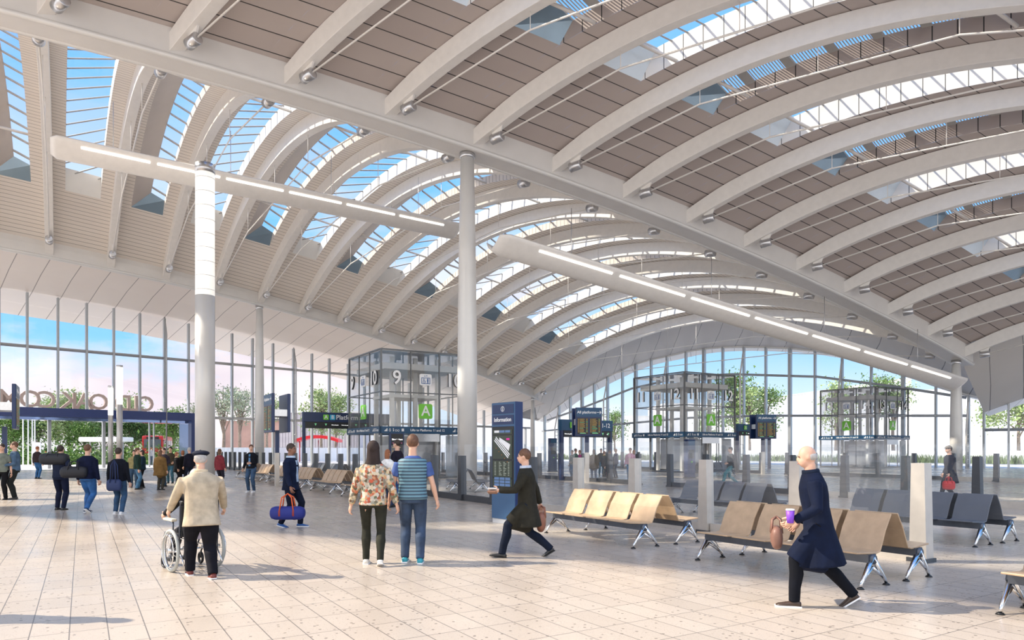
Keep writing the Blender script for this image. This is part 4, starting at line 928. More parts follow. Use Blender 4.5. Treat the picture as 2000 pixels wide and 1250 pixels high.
# ---- the man in the beige jacket, the wheelchair and its passenger
bx, by = -4.02, 8.95
pm1 = person(bx, by, radians(33), 1.64, 'elderly man in a beige jacket and dark beret pushing the wheelchair, seen from behind', (.47, .39, .28), (.012, .012, .02), shoe=(.16, .03, .02), hair=HAIRG, feet=((0, .24), (0, -.22)), hands=((-.22, .24, .475), (.22, .24, .475)), lean=.10, coat=.10, fat=1.18, hat='beret', vox=.016, look=-.1, group=GRP, toe=(0, .1), collar=(.60, .48, .32), legw=1.15)
wc = empty('wheelchair', (-4.38, 9.52, 0), radians(45), label='manual wheelchair with large grey tyres, pushed by the man in the beige jacket', cat='wheelchair')
for sx in (-1, 1):
    x = sx*.30; w = MB().torus((x, 0, .29), .265, .024, 'x', 40, 8).build('wheel', RUBBER, wc); MB().torus((x, 0, .29), .245, .010, 'x', 36, 6).build('rim', CHROME, w)
    MB().torus((x+sx*.045, 0, .29), .22, .008, 'x', 36, 6).build('hand_rim', CHROME, w); MB().tube([(x-.04, 0, .29), (x+.05, 0, .29)], .03, 12).build('hub', CHROME, w)
    sp_ = MB()
    for k in range(18):
        a = 2*pi*k/18; sp_.tube([(x+sx*.02*(k % 2), .03*cos(a+.5), .29+.03*sin(a+.5)), (x, .245*cos(a), .29+.245*sin(a))], .0018, 4)
    sp_.build('spokes', STEEL, w)
    MB().torus((sx*.25, .42, .09), .072, .018, 'x', 24, 6).build('caster', BLACK, wc); MB().tube([(sx*.25, .42, .09), (sx*.25, .40, .2), (sx*.25, .36, .24)], .012, 8).build('caster_fork', BLACK, wc)
    MB().tube([(sx*.25, -.30, .95), (sx*.25, -.22, .95), (sx*.25, -.20, .88), (sx*.25, -.17, .50), (sx*.25, -.16, .28)], .013, 8).build('back_tube', DARKST, wc)
    MB().tube([(sx*.25, -.32, .952), (sx*.25, -.21, .952)], .018, 10).build('push_handle', BLACK, wc)
    MB().tube([(sx*.25, -.17, .5), (sx*.25, .36, .5), (sx*.25, .48, .35), (sx*.22, .58, .12)], .013, 8).build('side_tube', DARKST, wc)
    MB().tube([(sx*.25, -.16, .28), (sx*.25, .38, .26)], .013, 8).build('lower_tube', CHROME, wc); MB().tube([(sx*.25, -.16, .3), (sx*.25, -.33, .12)], .011, 8).build('tipping_lever', CHROME, wc)
    soft(MB().box((sx*.28, .10, .70), (.075, .34, .035)).build('armrest', mat('cream_vinyl', (.72, .66, .52), .5), wc), .012); MB().tube([(sx*.28, -.02, .68), (sx*.28, -.02, .5)], .011, 6).build('armrest_post', DARKST, wc)
    MB().box((sx*.11, .64, .10), (.16, .14, .015)).build('footplate', DARKST, wc)
MB().tube([(-.3, 0, .29), (.3, 0, .29)], .012, 8).build('axle', CHROME, wc)
for a, b in (((-.25, -.1, .29), (.25, .2, .47)), ((.25, -.1, .29), (-.25, .2, .47))): MB().tube([a, b], .011, 6).build('cross_brace', CHROME, wc)
soft(MB().box((0, .12, .49), (.46, .44, .05)).build('seat', BLACK, wc), .015); soft(MB().box((0, -.175, .69), (.47, .03, .40)).build('backrest', BLACK, wc), .012)
MB().box((.02, -.30, .60), (.32, .02, .30)).build('cloth_bag', mat('pale_pink_cloth', (.74, .62, .66), .8), wc)
person(-4.38+.03, 9.50, radians(45), 1.62, 'passenger in dark clothes seated in the wheelchair', (.015, .015, .02), (.02, .02, .03), feet=((0, .58), (0, .58)), lift=(.06, .06), pelvis=(0, 0, .36), hands=((-.16, .26, .46), (.16, .26, .46)), vox=.02, group=GRP, hair=HAIRG)
# ---- man with duffel bag
x, y = gp(568, 1029); pr_, T_, HP_, P_, sh_ = person(x, y, radians(-98), 1.76, 'man in a navy blazer walking right with a duffel bag', (.008, .018, .058), (.008, .014, .04), shoe=(.02, .10, .32), skin=SKIND, feet=((0, .16), (0, -.18)), toe=(0, .25), lift=(0, .02), hands=((-.16, -.02, .46), (.19, .10, .43)), coat=.07, vox=.018, group=GRP, look=-.1, open_front=(.35, .45, .60), collar=(.45, .55, .68))
w = L2W(pr_, (.19*1.76, .10*1.76, .43*1.76)); holdall((w.x-.04, w.y-.12, .20), radians(4), (.70, .26, .28), mat('royal_blue_fabric', (.015, .025, .20), .7), 'royal blue duffel bag with orange handles carried by the man in the navy blazer', strap=mat('orange_strap', (.72, .12, .03), .7), bands=mat('dark_red_strap', (.25, .03, .03), .7), hz=.26)
# ---- couple holding hands
def floral():
    m = bpy.data.materials.new('floral_print'); m.use_nodes = True; t = m.node_tree; b = t.nodes['Principled BSDF']; b.inputs['Roughness'].default_value = .8
    g = nd(t, 'ShaderNodeTexCoord'); v = nd(t, 'ShaderNodeTexVoronoi'); v.inputs['Scale'].default_value = 27; t.links.new(g.outputs['Object'], v.inputs[0])
    s = nd(t, 'ShaderNodeSeparateXYZ'); t.links.new(v.outputs['Color'], s.inputs[0])
    t.links.new(ramp_(t, s.outputs[0], [(0, (.50, .42, .34)), (.3, (.09, .08, .04)), (.45, (.52, .10, .05)), (.6, (.58, .44, .22)), (.78, (.62, .56, .48)), (1, (.10, .12, .06))]), b.inputs['Base Color']); return m
def stripes():
    m = bpy.data.materials.new('quilted_blue_stripes'); m.use_nodes = True; t = m.node_tree; b = t.nodes['Principled BSDF']; b.inputs['Roughness'].default_value = .6
    g = nd(t, 'ShaderNodeTexCoord'); s = nd(t, 'ShaderNodeSeparateXYZ'); t.links.new(g.outputs['Object'], s.inputs[0]); f = math_(t, 'FRACT', math_(t, 'MULTIPLY', s.outputs[2], 21.0))
    c = ramp_(t, f, [(0, (.02, .03, .05)), (.2, (.06, .13, .18)), (.5, (.16, .33, .40)), (.8, (.06, .12, .17)), (1, (.02, .03, .05))]); t.links.new(c, b.inputs['Base Color'])
    bp = nd(t, 'ShaderNodeBump'); bp.inputs['Strength'].default_value = .6; t.links.new(math_(t, 'PINGPONG', f, .5), bp.inputs['Height']); t.links.new(bp.outputs[0], b.inputs['Normal']); return m
def jeans(c): return mat('denim_%.2f_%.2f_%.2f' % c, tuple(q*.6 for q in c), .8, 0, .45, 5, bump=.2)
x, y = gp(729, 1103); person(x, y, radians(8), 1.74, 'woman in a floral top and dark headscarf walking away beside the striped gilet', floral(), (.05, .05, .035), shoe=(.75, .70, .62), hair=None, feet=((0, .10), (0, -.20)), toe=(0, .35), lift=(0, .03), hands=((-.20, .03, .42), (.205, .03, .44)), female=True, hat='scarf', vox=.017, coat=.03, group=GRP, sleeve=.92, face=False, legw=.86)
x, y = gp(806, 1098); person(x, y, radians(4), 1.84, 'man in a blue quilted striped gilet walking away beside the woman in floral', (.07, .12, .32), jeans((.05, .09, .17)), shoe=(.03, .30, .36), hair=HAIRM, feet=((0, .02), (0, -.10)), hands=((-.205, .03, .42), (.20, .05, .45)), sleeve=.42, vox=.017, group=GRP, face=False, vest=stripes(), topname='t_shirt', look=0)
# ---- pair behind them
x, y = gp(757, 991); person(x, y, radians(-25), hpix(880, y), 'woman with a long auburn ponytail and white cardigan, between the couple', (.78, .77, .75), jeans((.03, .05, .12)), hair=HAIRR, hairlen=.10, female=True, hands=((-.17, .05, .46), (.19, .04, .48)), vox=.02, group=GRP, coat=.02)
x, y = gp(776, 989); person(x, y, radians(70), hpix(861, y), 'man in a dark jumper and bright blue jeans standing behind the couple, looking left', (.03, .025, .045), jeans((.05, .16, .42)), feet=((0, .05), (0, 0)), vox=.02, group=GRP, hands=((-.15, .1, .52), None))
# ---- man in long coat by the totem
x, y = gp(1030, 1088); pr_, *_r = person(x, y, radians(84), 1.72, 'man in a long dark brown coat striding left past the information totem', (.045, .042, .03), (.012, .02, .045), shoe=(.02, .02, .02), feet=((0, .38), (0, -.36)), lift=(.0, .05), toe=(-.15, .55), hair=HAIRM, hands=((-.12, .24, .60), (.20, -.10, .46)), coat=.20, vox=.017, group=GRP, lean=.05, collar=(.55, .60, .68))
w = L2W(pr_, (-.12*1.72, .27*1.72, .60*1.72)); e = empty('folded_papers', (w.x-.04, w.y, w.z-.07), radians(84), label='folded pale papers held out by the man in the long brown coat', cat='papers')
MB().box((0, 0, .07), (.20, .13, .012), M=Matrix.Rotation(.4, 3, 'Y')).build('top_sheet', SWHITE, e); MB().box((.0, .01, .04), (.20, .13, .02), M=Matrix.Rotation(.2, 3, 'Y')).build('brown_folder', mat('brown_card', (.30, .15, .09), .7), e)
w = L2W(pr_, (.20*1.72, -.10*1.72, .40*1.72)); holdall((w.x+.02, w.y-.02, .36), radians(84), (.40, .14, .30), mat('tan_leather', (.30, .12, .07), .45, 0, .1), 'tan leather briefcase swinging behind the man in the long brown coat', hz=.10, name='briefcase')
# ---- man in the blue overcoat, foreground right
x, y = 3.22, 7.27; pr_, *_r = person(x, y, radians(72), 1.70, 'man in a knee-length royal navy overcoat striding left in the right foreground', (.006, .014, .048), (.006, .008, .016), shoe=(.05, .03, .02), hair='fringe', feet=((0, .24), (0, -.36)), lift=(0, .06), toe=(0, .6), hands=((-.15, .15, .54), (.17, .10, .50)), coat=.25, vox=.016, group=GRP, lean=.13, collar=(.01, .02, .05), look=.1)
w = L2W(pr_, (-.15*1.7, .15*1.7, .54*1.7)); e = empty('paper_cup', (w.x-.05, w.y-.03, w.z-.02), 0, label='purple cup in the hand of the man in the navy overcoat', cat='cup'); MB().tube([(0, 0, 0), (0, 0, .13)], [.032, .042], 18).build('cup_body', mat('purple_card', (.22, .06, .60), .5), e); MB().tube([(0, 0, .13), (0, 0, .145)], [.045, .042], 18).build('lid', SWHITE, e)
w = L2W(pr_, (.17*1.7, .10*1.7, .50*1.7)); holdall((w.x-.28, w.y-.10, .58), radians(72), (.34, .12, .24), mat('brown_striped_leather', (.22, .11, .08), .5, 0, .2, 4), 'brown striped bag carried by the man in the navy overcoat', hz=.10, name='handbag')
# ---- man in leather jacket
x, y = gp(491, 961); person(x, y, radians(172), hpix(870, y), 'man in a black leather jacket and jeans standing by the seats, facing the camera', (.012, .014, .022), jeans((.04, .10, .20)), shoe=(.7, .68, .66), hair=HAIRM, hands=((-.05, .12, .62), (.17, .03, .50)), vox=.02, group=GRP, look=.45, open_front=(.08, .2, .36))
# ---- left trio
x, y = gp(118, 996); pr_, *_r = person(x, y, radians(5), hpix(872, y), 'man in a navy tracksuit with a big black bag on his shoulder, leftmost of three', (.02, .03, .07), (.015, .022, .06), feet=((0, .05), (0, -.06)), hands=((-.16, .06, .80), (.15, .02, .66)), vox=.019, group=GRP, face=False)
h_ = hpix(872, y); holdall((x-.10, y-.10, h_-.50), radians(8), (.72, .30, .32), mat('black_holdall', (.012, .013, .018), .6), 'large black holdall on the shoulder of the man in the navy tracksuit', hz=.03)
x, y = gp(171, 1001); person(x, y, radians(-6), hpix(870, y), 'man in a shiny navy puffer jacket and bright blue jeans, middle of the walking trio', (.007, .012, .05), jeans((.035, .17, .48)), shoe=(.03, .05, .1), feet=((0, .10), (0, -.18)), toe=(0, .6), lift=(0, .06), vox=.019, group=GRP, hair=HAIRM, face=False, fat=1.12)
h_ = hpix(870, y); holdall((x-.20, y-.24, h_*.52), radians(18), (.62, .24, .30), mat('black_holdall', (.012, .013, .018), .6), 'black duffel bag slung on the back of the man in the puffer jacket', hz=.14)
x, y = gp(231, 1004); person(x, y, radians(-2), hpix(877, y), 'man in a black hooded jumper and blue jeans, rightmost of the walking trio', (.008, .010, .02), jeans((.03, .10, .22)), shoe=(.7, .7, .7), feet=((0, .05), (0, -.03)), vox=.019, group=GRP, face=False, fat=1.08)
h_ = hpix(877, y); holdall((x+.02, y-.22, h_*.36), radians(0), (.36, .14, .30), mat('navy_satchel', (.015, .03, .10), .7), 'navy satchel hanging across the back of the man in the black hooded jumper', hz=.50, name='satchel')
# ---- far left pair
x, y = gp(4, 976); person(x, y, radians(-170), hpix(869, y), 'man in a grey-green T-shirt cut off by the left edge of the photo', (.16, .18, .15), (.012, .012, .015), vox=.02, group=GRP, sleeve=.42, hands=(None, (.1, .15, .6)))
x, y = gp(29, 975); person(x, y, radians(120), hpix(865, y), 'man in a slate blue hooded top beside the left edge of the photo', (.07, .12, .19), (.03, .035, .035), vox=.02, group=GRP, hair=HAIRM, hands=((-.1, .14, .60), None))
x, y = -5.62, 6.75; person(x, y, radians(10), 1.70, 'person in a bright yellow coat just entering at the left edge of the photo', (.72, .42, .03), (.05, .04, .04), vox=.022, group=GRP, coat=.15)
# ---- standing groups: (px, foot y, head y, heading, top, legs, female, coat, hair, hairlen, label)
crowd = [
 (73, 935, 873, -10, (.05, .035, .04), DEN2, 0, 0, HAIRR, 0, 'person in a dark maroon shirt and jeans walking out towards the portal', {}),
 (262, 952, 880, 200, (.30, .26, .12), (.05, .12, .22), 0, 0, HAIRB, 0, 'person in olive behind the couple chatting left of the beige jacket', {}),
 (268, 956, 876, -60, (.03, .07, .05), (.10, .28, .48), 0, .03, HAIRM, 0, 'man in a dark green jacket and pale jeans chatting, left of the beige jacket', {}),
 (278, 953, 880, 110, (.02, .05, .08), (.015, .015, .02), 1, .03, HAIRB, .05, 'woman with curly dark hair, red top and navy cardigan, chatting', dict(open_front=(.5, .03, .08))),
 (313, 957, 880, -5, (.16, .09, .03), (.09, .08, .06), 1, .16, HAIRM, .09, 'woman in a brown poncho seen from behind, left of the beret', dict(fat=1.25)),
 (320, 950, 876, 170, (.05, .04, .06), (.05, .12, .2), 0, .03, HAIRB, 0, 'dark-haired person standing behind the woman in the poncho', {}),
 (333, 944, 874, 190, (.10, .08, .05), (.04, .16, .24), 0, .03, HAIRB, 0, 'man in a brown jacket facing the camera, right of the woman in the poncho', {}),
 (345, 947, 884, -60, (.012, .012, .014), (.015, .015, .02), 1, .13, HAIRR, .03, 'woman in a black coat with a tan hood beside the beret', dict(collar=(.5, .35, .2))),
 (357, 946, 881, 20, (.01, .01, .012), (.012, .012, .014), 1, .16, HAIRR, .04, 'short-haired woman in a long black coat beside the beret', {}),
 (370, 946, 875, 60, (.02, .02, .04), (.02, .03, .06), 0, .05, HAIRG, 0, 'balding man in a dark navy coat just left of the beret', {}),
 (429, 950, 878, -20, (.20, .03, .04), (.03, .03, .05), 1, .08, HAIRM, .08, 'person in a dark red coat half hidden by the beige jacket', {}),
 (194, 903, 880, 20, (.10, .16, .32), (.02, .02, .03), 0, 0, HAIRB, 0, 'distant person in blue outside the portal, left of a pair', dict(face=False)),
 (203, 903, 878, 10, (.015, .015, .03), (.012, .012, .02), 0, .1, HAIRB, 0, 'distant person in black outside the portal, right of a pair', dict(face=False)),
 (48, 905, 880, 30, (.45, .32, .32), (.25, .15, .15), 1, 0, HAIRM, .05, 'distant person in pale pink outside near the left edge', dict(face=False)),
 (54, 905, 879, -20, (.30, .10, .08), (.35, .30, .28), 1, 0, HAIRM, .05, 'distant person in rust red outside near the left edge', dict(face=False)),
 (90, 897, 877, 0, (.55, .06, .08), (.1, .1, .2), 0, 0, HAIRB, 0, 'distant person in a red shirt outside the portal', dict(face=False)),
 (97, 896, 877, 0, (.35, .36, .4), (.1, .1, .12), 0, 0, HAIRB, 0, 'distant person in grey outside the portal', dict(face=False)),
 (296, 908, 874, 0, (.30, .32, .36), (.08, .12, .2), 0, 0, HAIRM, 0, 'person in a grey top outside in front of the red bus', dict(face=False)),
 # beyond the glass, middle
 (1118, 934, 880, 120, (.03, .09, .06), (.05, .2, .42), 0, 0, HAIRM, 0, 'person in dark green and blue jeans beyond the glass, left of the post', {}),
 (1124, 935, 877, -70, (.05, .13, .09), (.05, .25, .5), 0, 0, HAIRM, 0, 'man in a green jacket with a yellow bag beyond the glass', {}),
 (1132, 933, 880, 140, (.45, .03, .22), (.03, .03, .05), 1, 0, HAIRR, .03, 'red-haired woman in a pink top beyond the glass', {}),
 (1160, 938, 879, 0, (.14, .09, .04), (.03, .12, .28), 1, .14, HAIRM, .09, 'woman in a brown shawl beyond the glass', dict(fat=1.2)),
 (1174, 928, 877, 180, (.10, .08, .05), (.03, .2, .34), 0, 0, HAIRB, 0, 'dark-haired man facing the camera in the middle group beyond the glass', {}),
 (1180, 931, 882, -50, (.02, .02, .03), (.01, .01, .015), 1, .12, HAIRR, .02, 'woman in black with a yellow hood in the middle group', dict(collar=(.6, .38, .05))),
 (1191, 940, 881, 20, (.012, .012, .018), (.16, .03, .03), 1, .2, HAIRM, .03, 'woman in a long black coat and maroon boots in the middle group', {}),
 (1203, 933, 877, 60, (.015, .02, .09), (.02, .04, .1), 0, .05, None, 0, 'bald man in a navy jacket, right of the middle group', {}),
 (1231, 939, 876, 160, (.55, .25, .34), (.04, .2, .42), 0, 0, HAIRM, 0, 'person in a pink top beyond the glass, behind the pale post', {}),
 (1238, 938, 880, -30, (.25, .12, .28), (.03, .08, .25), 1, .05, HAIRR, .08, 'person with light brown hair and a purple top beyond the glass', {}),
]
for (px, py, yt, hd, tp, lg, fm, ct, hr, hl, lb, kw) in crowd:
    v = G(px, py); kw = dict(kw); kw.setdefault('face', abs(hd) > 90)
    person(v.x, v.y, radians(hd), max(1.5, min(1.92, hpix(yt, v.y))), lb, tp, jeans(lg) if isinstance(lg, tuple) and lg[2] > .15 else lg, hair=hr, hairlen=hl, female=bool(fm), coat=ct or None, vox=.028 if v.y > 30 else .024, group=GRP, hands=((-.12, .12, .58), None) if abs(hd) > 90 else None, feet=((0, .03), (0, -.03)), **kw)
# ---- walkers beyond the glass
x, y = gp(1427, 947); person(x, y, radians(96), hpix(870, y), 'man in a black jacket and teal trousers striding left beyond the glass', (.012, .014, .02), (.04, .19, .22), shoe=(.45, .14, .04), feet=((0, .42), (0, -.36)), lift=(0, .04), toe=(-.1, .5), hands=((-.16, .14, .55), (.17, -.08, .48)), vox=.022, group=GRP, coat=.03)
x, y = gp(1856, 974); pr_, *_r = person(x, y, radians(88), hpix(868, y), 'man in a dark overcoat and flat cap walking left beyond the glass', (.012, .014, .035), (.015, .02, .045), feet=((0, .36), (0, -.20)), lift=(0, .03), toe=(-.1, .4), hands=((-.17, .12, .46), (.17, .02, .46)), coat=.20, hat='cap', vox=.02, group=GRP, lean=.05)
w = L2W(pr_, (-.17*1.7, .14*1.7, .42*1.7)); holdall((w.x-.02, w.y-.06, .32), radians(2), (.40, .16, .30), mat('bright_red_bag', (.60, .02, .02), .5, 0, .2, 8), 'bright red bag carried by the man in the flat cap beyond the glass', hz=.13, name='shopping_bag')
# ------------------------------------------------------------------ outside: trees, buildings, bus
def leafmat(nm, c): return mat(nm, c, .7, 0, .45, .9)
LF = [leafmat('leaf_green_dark', (.05, .12, .025)), leafmat('leaf_green_mid', (.13, .24, .05)), leafmat('leaf_green_pale', (.30, .40, .16)), leafmat('leaf_silvery', (.34, .40, .28))]
BARK = mat('tree_bark', (.26, .21, .17), .9, 0, .3, 4, bump=.5)
def tree_meshes(seed, h, r, n, zc, leaf):
    rnd = random.Random(seed); tr = MB(); fo = MB(); tr.tube([(0, 0, 0), (.1, 0, h*.3), (-.05, .1, h*.6), (0, 0, h*.9)], [h*.022, h*.017, h*.011, h*.003], 8)
    cl = []
    for k in range(16):
        a = rnd.uniform(0, 2*pi); rr = r*rnd.uniform(.15, .75); z = h*(zc+(1-zc)*rnd.uniform(.12, .88)); k2 = 1-abs((z/h-zc)/(1-zc)-.45)*.9; c = Vector((rr*k2*cos(a), rr*k2*sin(a), z)); cl.append(c)
        tr.tube([(0, 0, h*rnd.uniform(.28, .6)), c*.6+Vector((0, 0, z*.35)), c], [h*.009, h*.005, h*.002], 5)
    for i in range(n):
        c = rnd.choice(cl); d = Vector((rnd.gauss(0, 1), rnd.gauss(0, 1), rnd.gauss(0, .8)))*r*.20; p = c+d; s = leaf*rnd.uniform(.6, 1.3)
        a = Vector((rnd.gauss(0, 1), rnd.gauss(0, 1), rnd.gauss(0, 1))).normalized(); b = a.cross(Vector((rnd.gauss(0, 1), rnd.gauss(0, 1), rnd.gauss(0, 1)))).normalized()
        fo.add([p-a*s, p+b*s*.5, p+a*s, p-b*s*.5], [(0, 1, 2, 3)])
    return tr, fo
PROTO = {}
def tree(kind, x, y, h, rz, label, lm, grp):
    k = (kind,)
    if k not in PROTO:
        tr, fo = tree_meshes(kind, *{0: (12, 5.5, 5200, .18, .26), 1: (12, 3.6, 2000, .30, .22), 2: (12, 3.0, 1400, .45, .18)}[kind])
        e = empty('tree', (0, 0, 0), cat='tree'); tr.build('trunk', BARK, e); fo.build('foliage', None, e); PROTO[k] = e; r = e
    else: r = copy_tree(PROTO[k])
    for ch in r.children:
        if ch.name.startswith('foliage'):
            if not ch.data.materials: ch.data.materials.append(lm)
            ch.material_slots[0].link = 'OBJECT'; ch.material_slots[0].material = lm
    r.location = (x, y, 0); r.scale = (h/12,)*3; r.rotation_euler = (0, 0, rz); tag(r, label, 'tree', grp)
# (px, depth, height by top row, kind, leaf)
tl = [(20, 82, 800, 0, 1, 'dense green tree seen through the entrance at the far left'), (75, 92, 812, 0, 0, 'dark green tree through the entrance, left of the tall light columns'), (135, 86, 768, 0, 2, 'tall pale green tree whose top rises above the portal'),
      (165, 84, 825, 0, 1, 'mid green tree through the entrance, above the white canopy'), (205, 98, 815, 0, 0, 'tree behind the slim lamp columns'), (258, 90, 812, 0, 0, 'dark tree to the left of the red bus'), (300, 102, 808, 0, 1, 'tree behind the red bus'), (340, 98, 800, 0, 1, 'tree at the right side of the portal opening'),
      (258, 100, 770, 1, 2, 'thin tree top showing between the letters above the portal'), (385, 96, 785, 1, 3, 'tree half hidden by the glowing column'), (436, 92, 741, 2, 3, 'silvery birch right of the glowing column'), (468, 90, 746, 2, 3, 'second silvery birch, left of the eaves column'), (522, 100, 760, 2, 2, 'slender tree right of the eaves column'),
      (628, 104, 757, 1, 2, 'pale green tree above the platform sign'), (655, 106, 765, 1, 2, 'pale green tree behind the left lift box'),
      (1200, 118, 800, 1, 1, 'tree outside left of the 11-12 lift box'), (1438, 122, 722, 1, 1, 'young green tree outside, right of the 11-12 lift box'), (1465, 120, 750, 1, 2, 'second young tree outside, right of the 11-12 lift box'), (1492, 124, 752, 1, 1, 'third young tree outside, above the departure board'),
      (1632, 118, 742, 1, 2, 'small tree top above the 13-14 lift box'), (1712, 116, 716, 2, 1, 'tall young tree above the right lift box'), (1745, 116, 728, 2, 2, 'young tree right of the 13-14 lift box'), (1990, 96, 742, 0, 2, 'leafy tree at the right edge of the photo'), (1380, 130, 800, 1, 2, 'low tree behind the 11-12 lift box')]
for i, (px, Z, yt, k, l, lb) in enumerate(tl):
    tree(k, (px-1000)/F*Z, Z, hpix(yt, Z)*1.02, i*1.3, lb, LF[l], 'trees outside the station')
CORR = cladding('corrugated_grey_cladding', (.52, .47, .50), (.62, .57, .60), .5, .2, dark=(.36, .32, .35)); BRICK = mat('pinkish_brown_wall', (.48, .30, .25), .8, 0, .12, .5)
def bldg(pxa, pxb, Z, yt, depth, m, label, roof=None, slope=0.0, name='building', win=None):
    xa, xb = (pxa-1000)/F*Z, (pxb-1000)/F*Z; h = hpix(yt, Z); h2 = h+slope; e = empty(name, ((xa+xb)/2, Z, 0), label=label, cat=name.replace('_', ' ')); w = (xb-xa)/2
    MB().add([(-w, 0, 0), (w, 0, 0), (w, 0, h2), (-w, 0, h), (-w, depth, 0), (w, depth, 0), (w, depth, h2), (-w, depth, h)], [(0, 1, 2, 3), (7, 6, 5, 4), (0, 3, 7, 4), (1, 5, 6, 2), (0, 4, 5, 1)], False, [[(0, 0), (0, 2*w), (h, 2*w), (h, 0)]]+[[(0, 0), (0, 5), (5, 5), (5, 0)]]*4).build('wall', m, e)
    MB().add([(-w-.3, -.3, h), (w+.3, -.3, h2), (w+.3, depth, h2), (-w-.3, depth, h), (-w-.3, -.3, h+.3), (w+.3, -.3, h2+.3), (w+.3, depth, h2+.3), (-w-.3, depth, h+.3)], [(3, 2, 1, 0), (4, 5, 6, 7), (0, 1, 5, 4), (1, 2, 6, 5), (2, 3, 7, 6), (3, 0, 4, 7)]).build('roof', roof or REV, e)
    if win:
        for k in range(win): xw = -w+(k+.5)*2*w/win; f = MB().box((xw, -.05, h*.45), (2*w/win*.5, .1, h*.35)).build('window_frame', MULL, e); MB().box((xw, -.11, h*.45), (2*w/win*.42, .02, h*.30)).build('window_pane', mat('dark_window', (.06, .09, .12), .1, 0, .05), f)
    return e
WALLW = mat('bright_white_render', (.94, .94, .93), .7, 0, .01, .2)
bldg(300, 352, 112, 855, 8, CORR, 'grey corrugated shed behind the red bus'); bldg(440, 545, 118, 822, 10, BRICK, 'pinkish brown building outside, behind the birches'); bldg(545, 700, 116, 806, 10, CORR, 'striped grey building outside, behind the platform sign')
bldg(1070, 1300, 150, 815, 20, WALLW, 'long low white building outside the gable, left part'); bldg(1300, 1490, 155, 790, 20, WALLW, 'white building behind the 11-12 lift box'); bldg(1490, 1780, 140, 782, 20, WALLW, 'large white building with a sloping roof behind the 13-14 lift box', slope=4.5); bldg(1780, 2100, 135, 765, 20, WALLW, 'white building behind the far right column', slope=1)
def wall_(pts, h, t, m, name, label, cat, z0=0):
    e = None; mb = MB()
    for a, b in zip(pts[:-1], pts[1:]):
        a, b = Vector((*a, 0)), Vector((*b, 0)); d = b-a; mb.box(tuple((a+b)/2+UP*(h/2+z0)), (d.length, t, h), rz=atan2(d.y, d.x))
    return mb.build(name, m, label=label, cat=cat)
def pz(px, Z): return ((px-1000)/F*Z, Z)
wall_([pz(400, 84), pz(700, 104), pz(1010, 118)], 1.9, .3, WALLW, 'boundary_wall', 'low white wall outside the left facade behind the bollards', 'wall')
wall_([pz(1060, 122), pz(1500, 104), pz(2010, 84)], 1.5, .4, WALLW, 'boundary_wall', 'low white wall outside the far gable', 'wall')
gr = MB(); rnd = random.Random(3)
for i in range(5200):
    t = rnd.random(); px = lerp(1080, 2000, t); Z = lerp(118, 80, t)+rnd.uniform(-3.0, -.6); x = (px-1000)/F*Z; h = rnd.uniform(.5, 1.25); a = rnd.uniform(0, pi); w = .08
    gr.add([(x-w*cos(a), Z-w*sin(a), 0), (x+w*cos(a), Z+w*sin(a), 0), (x+rnd.uniform(-.3, .3), Z+rnd.uniform(-.2, .2), h)], [(0, 1, 2)])
gr.build('planting', leafmat('grass_green', (.16, .22, .08)), label='strip of tall grasses planted outside the far gable', cat='grass', kind='stuff')
# low hedge and shrubs under the trees at the entrance
hd = MB(); rnd = random.Random(5)
for i in range(9000):
    px = rnd.uniform(-20, 352); Z = rnd.uniform(78, 84)+rnd.gauss(0, 1); x = (px-1000)/F*Z; z = abs(rnd.gauss(0, .9)); s = rnd.uniform(.12, .28); a = Vector((rnd.gauss(0, 1), rnd.gauss(0, 1), rnd.gauss(0, 1))).normalized(); b = a.cross(Vector((rnd.gauss(0, 1), rnd.gauss(0, 1), rnd.gauss(0, 1)))).normalized(); p = Vector((x, Z, z))
    hd.add([p-a*s, p+b*s*.5, p+a*s, p-b*s*.5], [(0, 1, 2, 3)])
hd.build('hedge', LF[1], label='low shrubs and hedge beyond the plaza under the trees', cat='hedge', kind='stuff')
# flag poles / light masts
for px in (45, 55, 63, 68): 
    Z = 70; e = empty('flag_pole', ((px-1000)/F*Z, Z, 0), label='white pole outside the portal, %s from the left' % ORD[(45, 55, 63, 68).index(px)], cat='pole', group='white poles outside'); MB().tube([(0, 0, 0), (0, 0, 5.2)], [.07, .05], 8).build('pole', WALLW, e); MB().ell((0, 0, 5.25), (.09, .09, .09), 8, 6).build('finial', WALLW, e)
Z = 72; e = empty('information_board', ((71-1000)/F*Z, Z, 0), label='white notice board standing outside the portal', cat='notice board'); MB().box((0, 0, 1.2), (.9, .15, 2.4)).build('board', WALLW, e); MB().box((0, -.09, 1.5), (.7, .02, 1.2)).build('notice', mat('pale_grey_notice', (.7, .72, .74), .5), e)
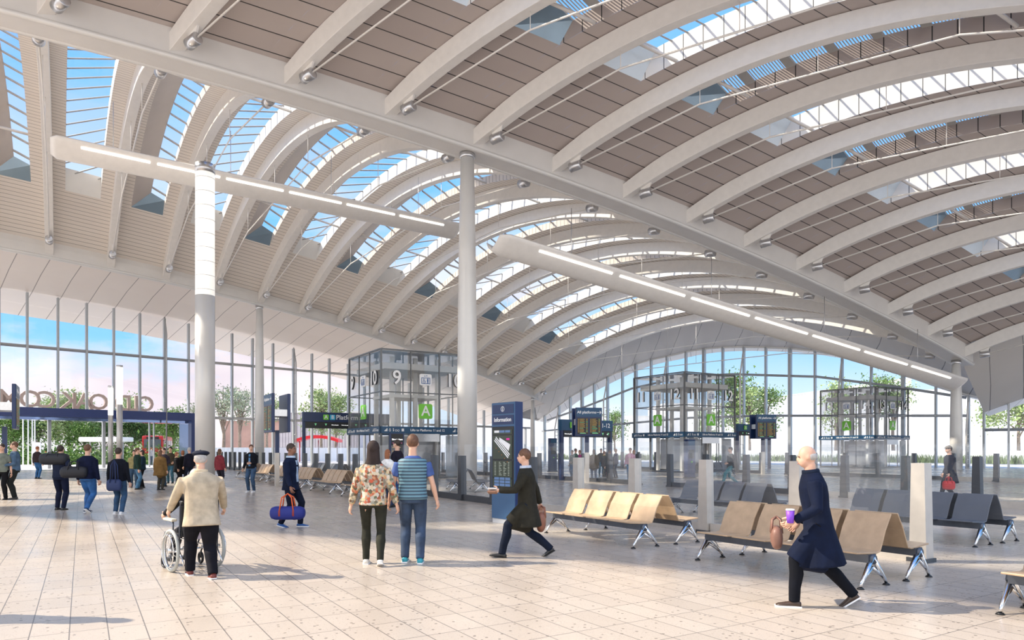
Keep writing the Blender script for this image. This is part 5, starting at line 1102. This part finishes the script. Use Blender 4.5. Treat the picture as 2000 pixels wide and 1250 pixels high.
# white canopy
Z = 76; e = empty('bus_shelter', ((208-1000)/F*Z, Z, 0), label='low white flat canopy outside the portal, left of the red bus', cat='shelter'); soft(MB().box((0, 0, 2.75), (4.6, 2.6, .5)).build('roof_slab', WALLW, e), .1)
for x in (-1.8, 1.8): MB().tube([(x, 0, 0), (x, 0, 2.6)], .09, 8).build('post', MULL, e)
for k in range(2): MB().quad((-1.6+1.7*k, .6, .3), (-.1+1.7*k, .6, .3), (-.1+1.7*k, .6, 2.3), (-1.6+1.7*k, .6, 2.3)).build('pane', GL_FAC, e)
# red bus
RED = mat('bus_red', (.55, .015, .02), .25, 0, .03); Z = 80; e = empty('bus', ((298-1000)/F*Z, Z, 0), radians(20), label='red bus parked outside seen through the portal', cat='bus')
soft(MB().box((0, 4.5, 1.75), (2.2, 9, 3.0)).build('body', RED, e), .15); MB().box((0, -.03, 2.35), (1.75, .08, 1.0)).build('windscreen', mat('dark_window', (.06, .09, .12), .1, 0, .05), e)
MB().box((0, -.05, 3.0), (1.3, .06, .25)).build('destination_blind', BLACK, e); MB().box((0, -.06, .45), (2.1, .12, .3)).build('bumper', BLACK, e)
for sx in (-1, 1):
    MB().ell((sx*.8, -.04, .85), (.16, .06, .12), 10, 6).build('headlight', SWHITE, e)
    for k in range(4): MB().box((sx*1.11, 1.4+2.0*k, 2.3), (.04, 1.6, .9)).build('side_window', mat('dark_window', (.06, .09, .12), .1, 0, .05), e)
    for yy in (1.6, 7.2): MB().tube([(sx*.9, yy, .48), (sx*1.12, yy, .48)], .48, 18).build('wheel', BLACK, e)
    MB().tube([(sx*1.1, -.05, 2.7), (sx*1.35, -.2, 2.7), (sx*1.35, -.2, 2.4)], .05, 6).build('mirror', BLACK, e)
# red canopy
Z = 92; xx = (622-1000)/F*Z; e = empty('red_canopy', (xx, Z, 0), label='curved red canopy on slim legs outside, below the platform sign', cat='canopy'); rs = []
for k in range(13): t = -1+k/6; rs.append([(t*2.9, -1.2, 2.6+.55*(1-t*t)), (t*2.9, 1.2, 2.6+.55*(1-t*t)), (t*2.9, 1.2, 2.95+.6*(1-t*t)), (t*2.9, -1.2, 2.95+.6*(1-t*t))])
MB().rings([[Vector(p) for p in r] for r in rs], False).build('roof_shell', mat('canopy_red', (.75, .01, .02), .4, 0, .03), e)
for x in (-2.5, 0, 2.5): MB().tube([(x, 0, 0), (x, 0, 2.9)], .08, 8).build('leg', RED if x < 0 else MULL, e)
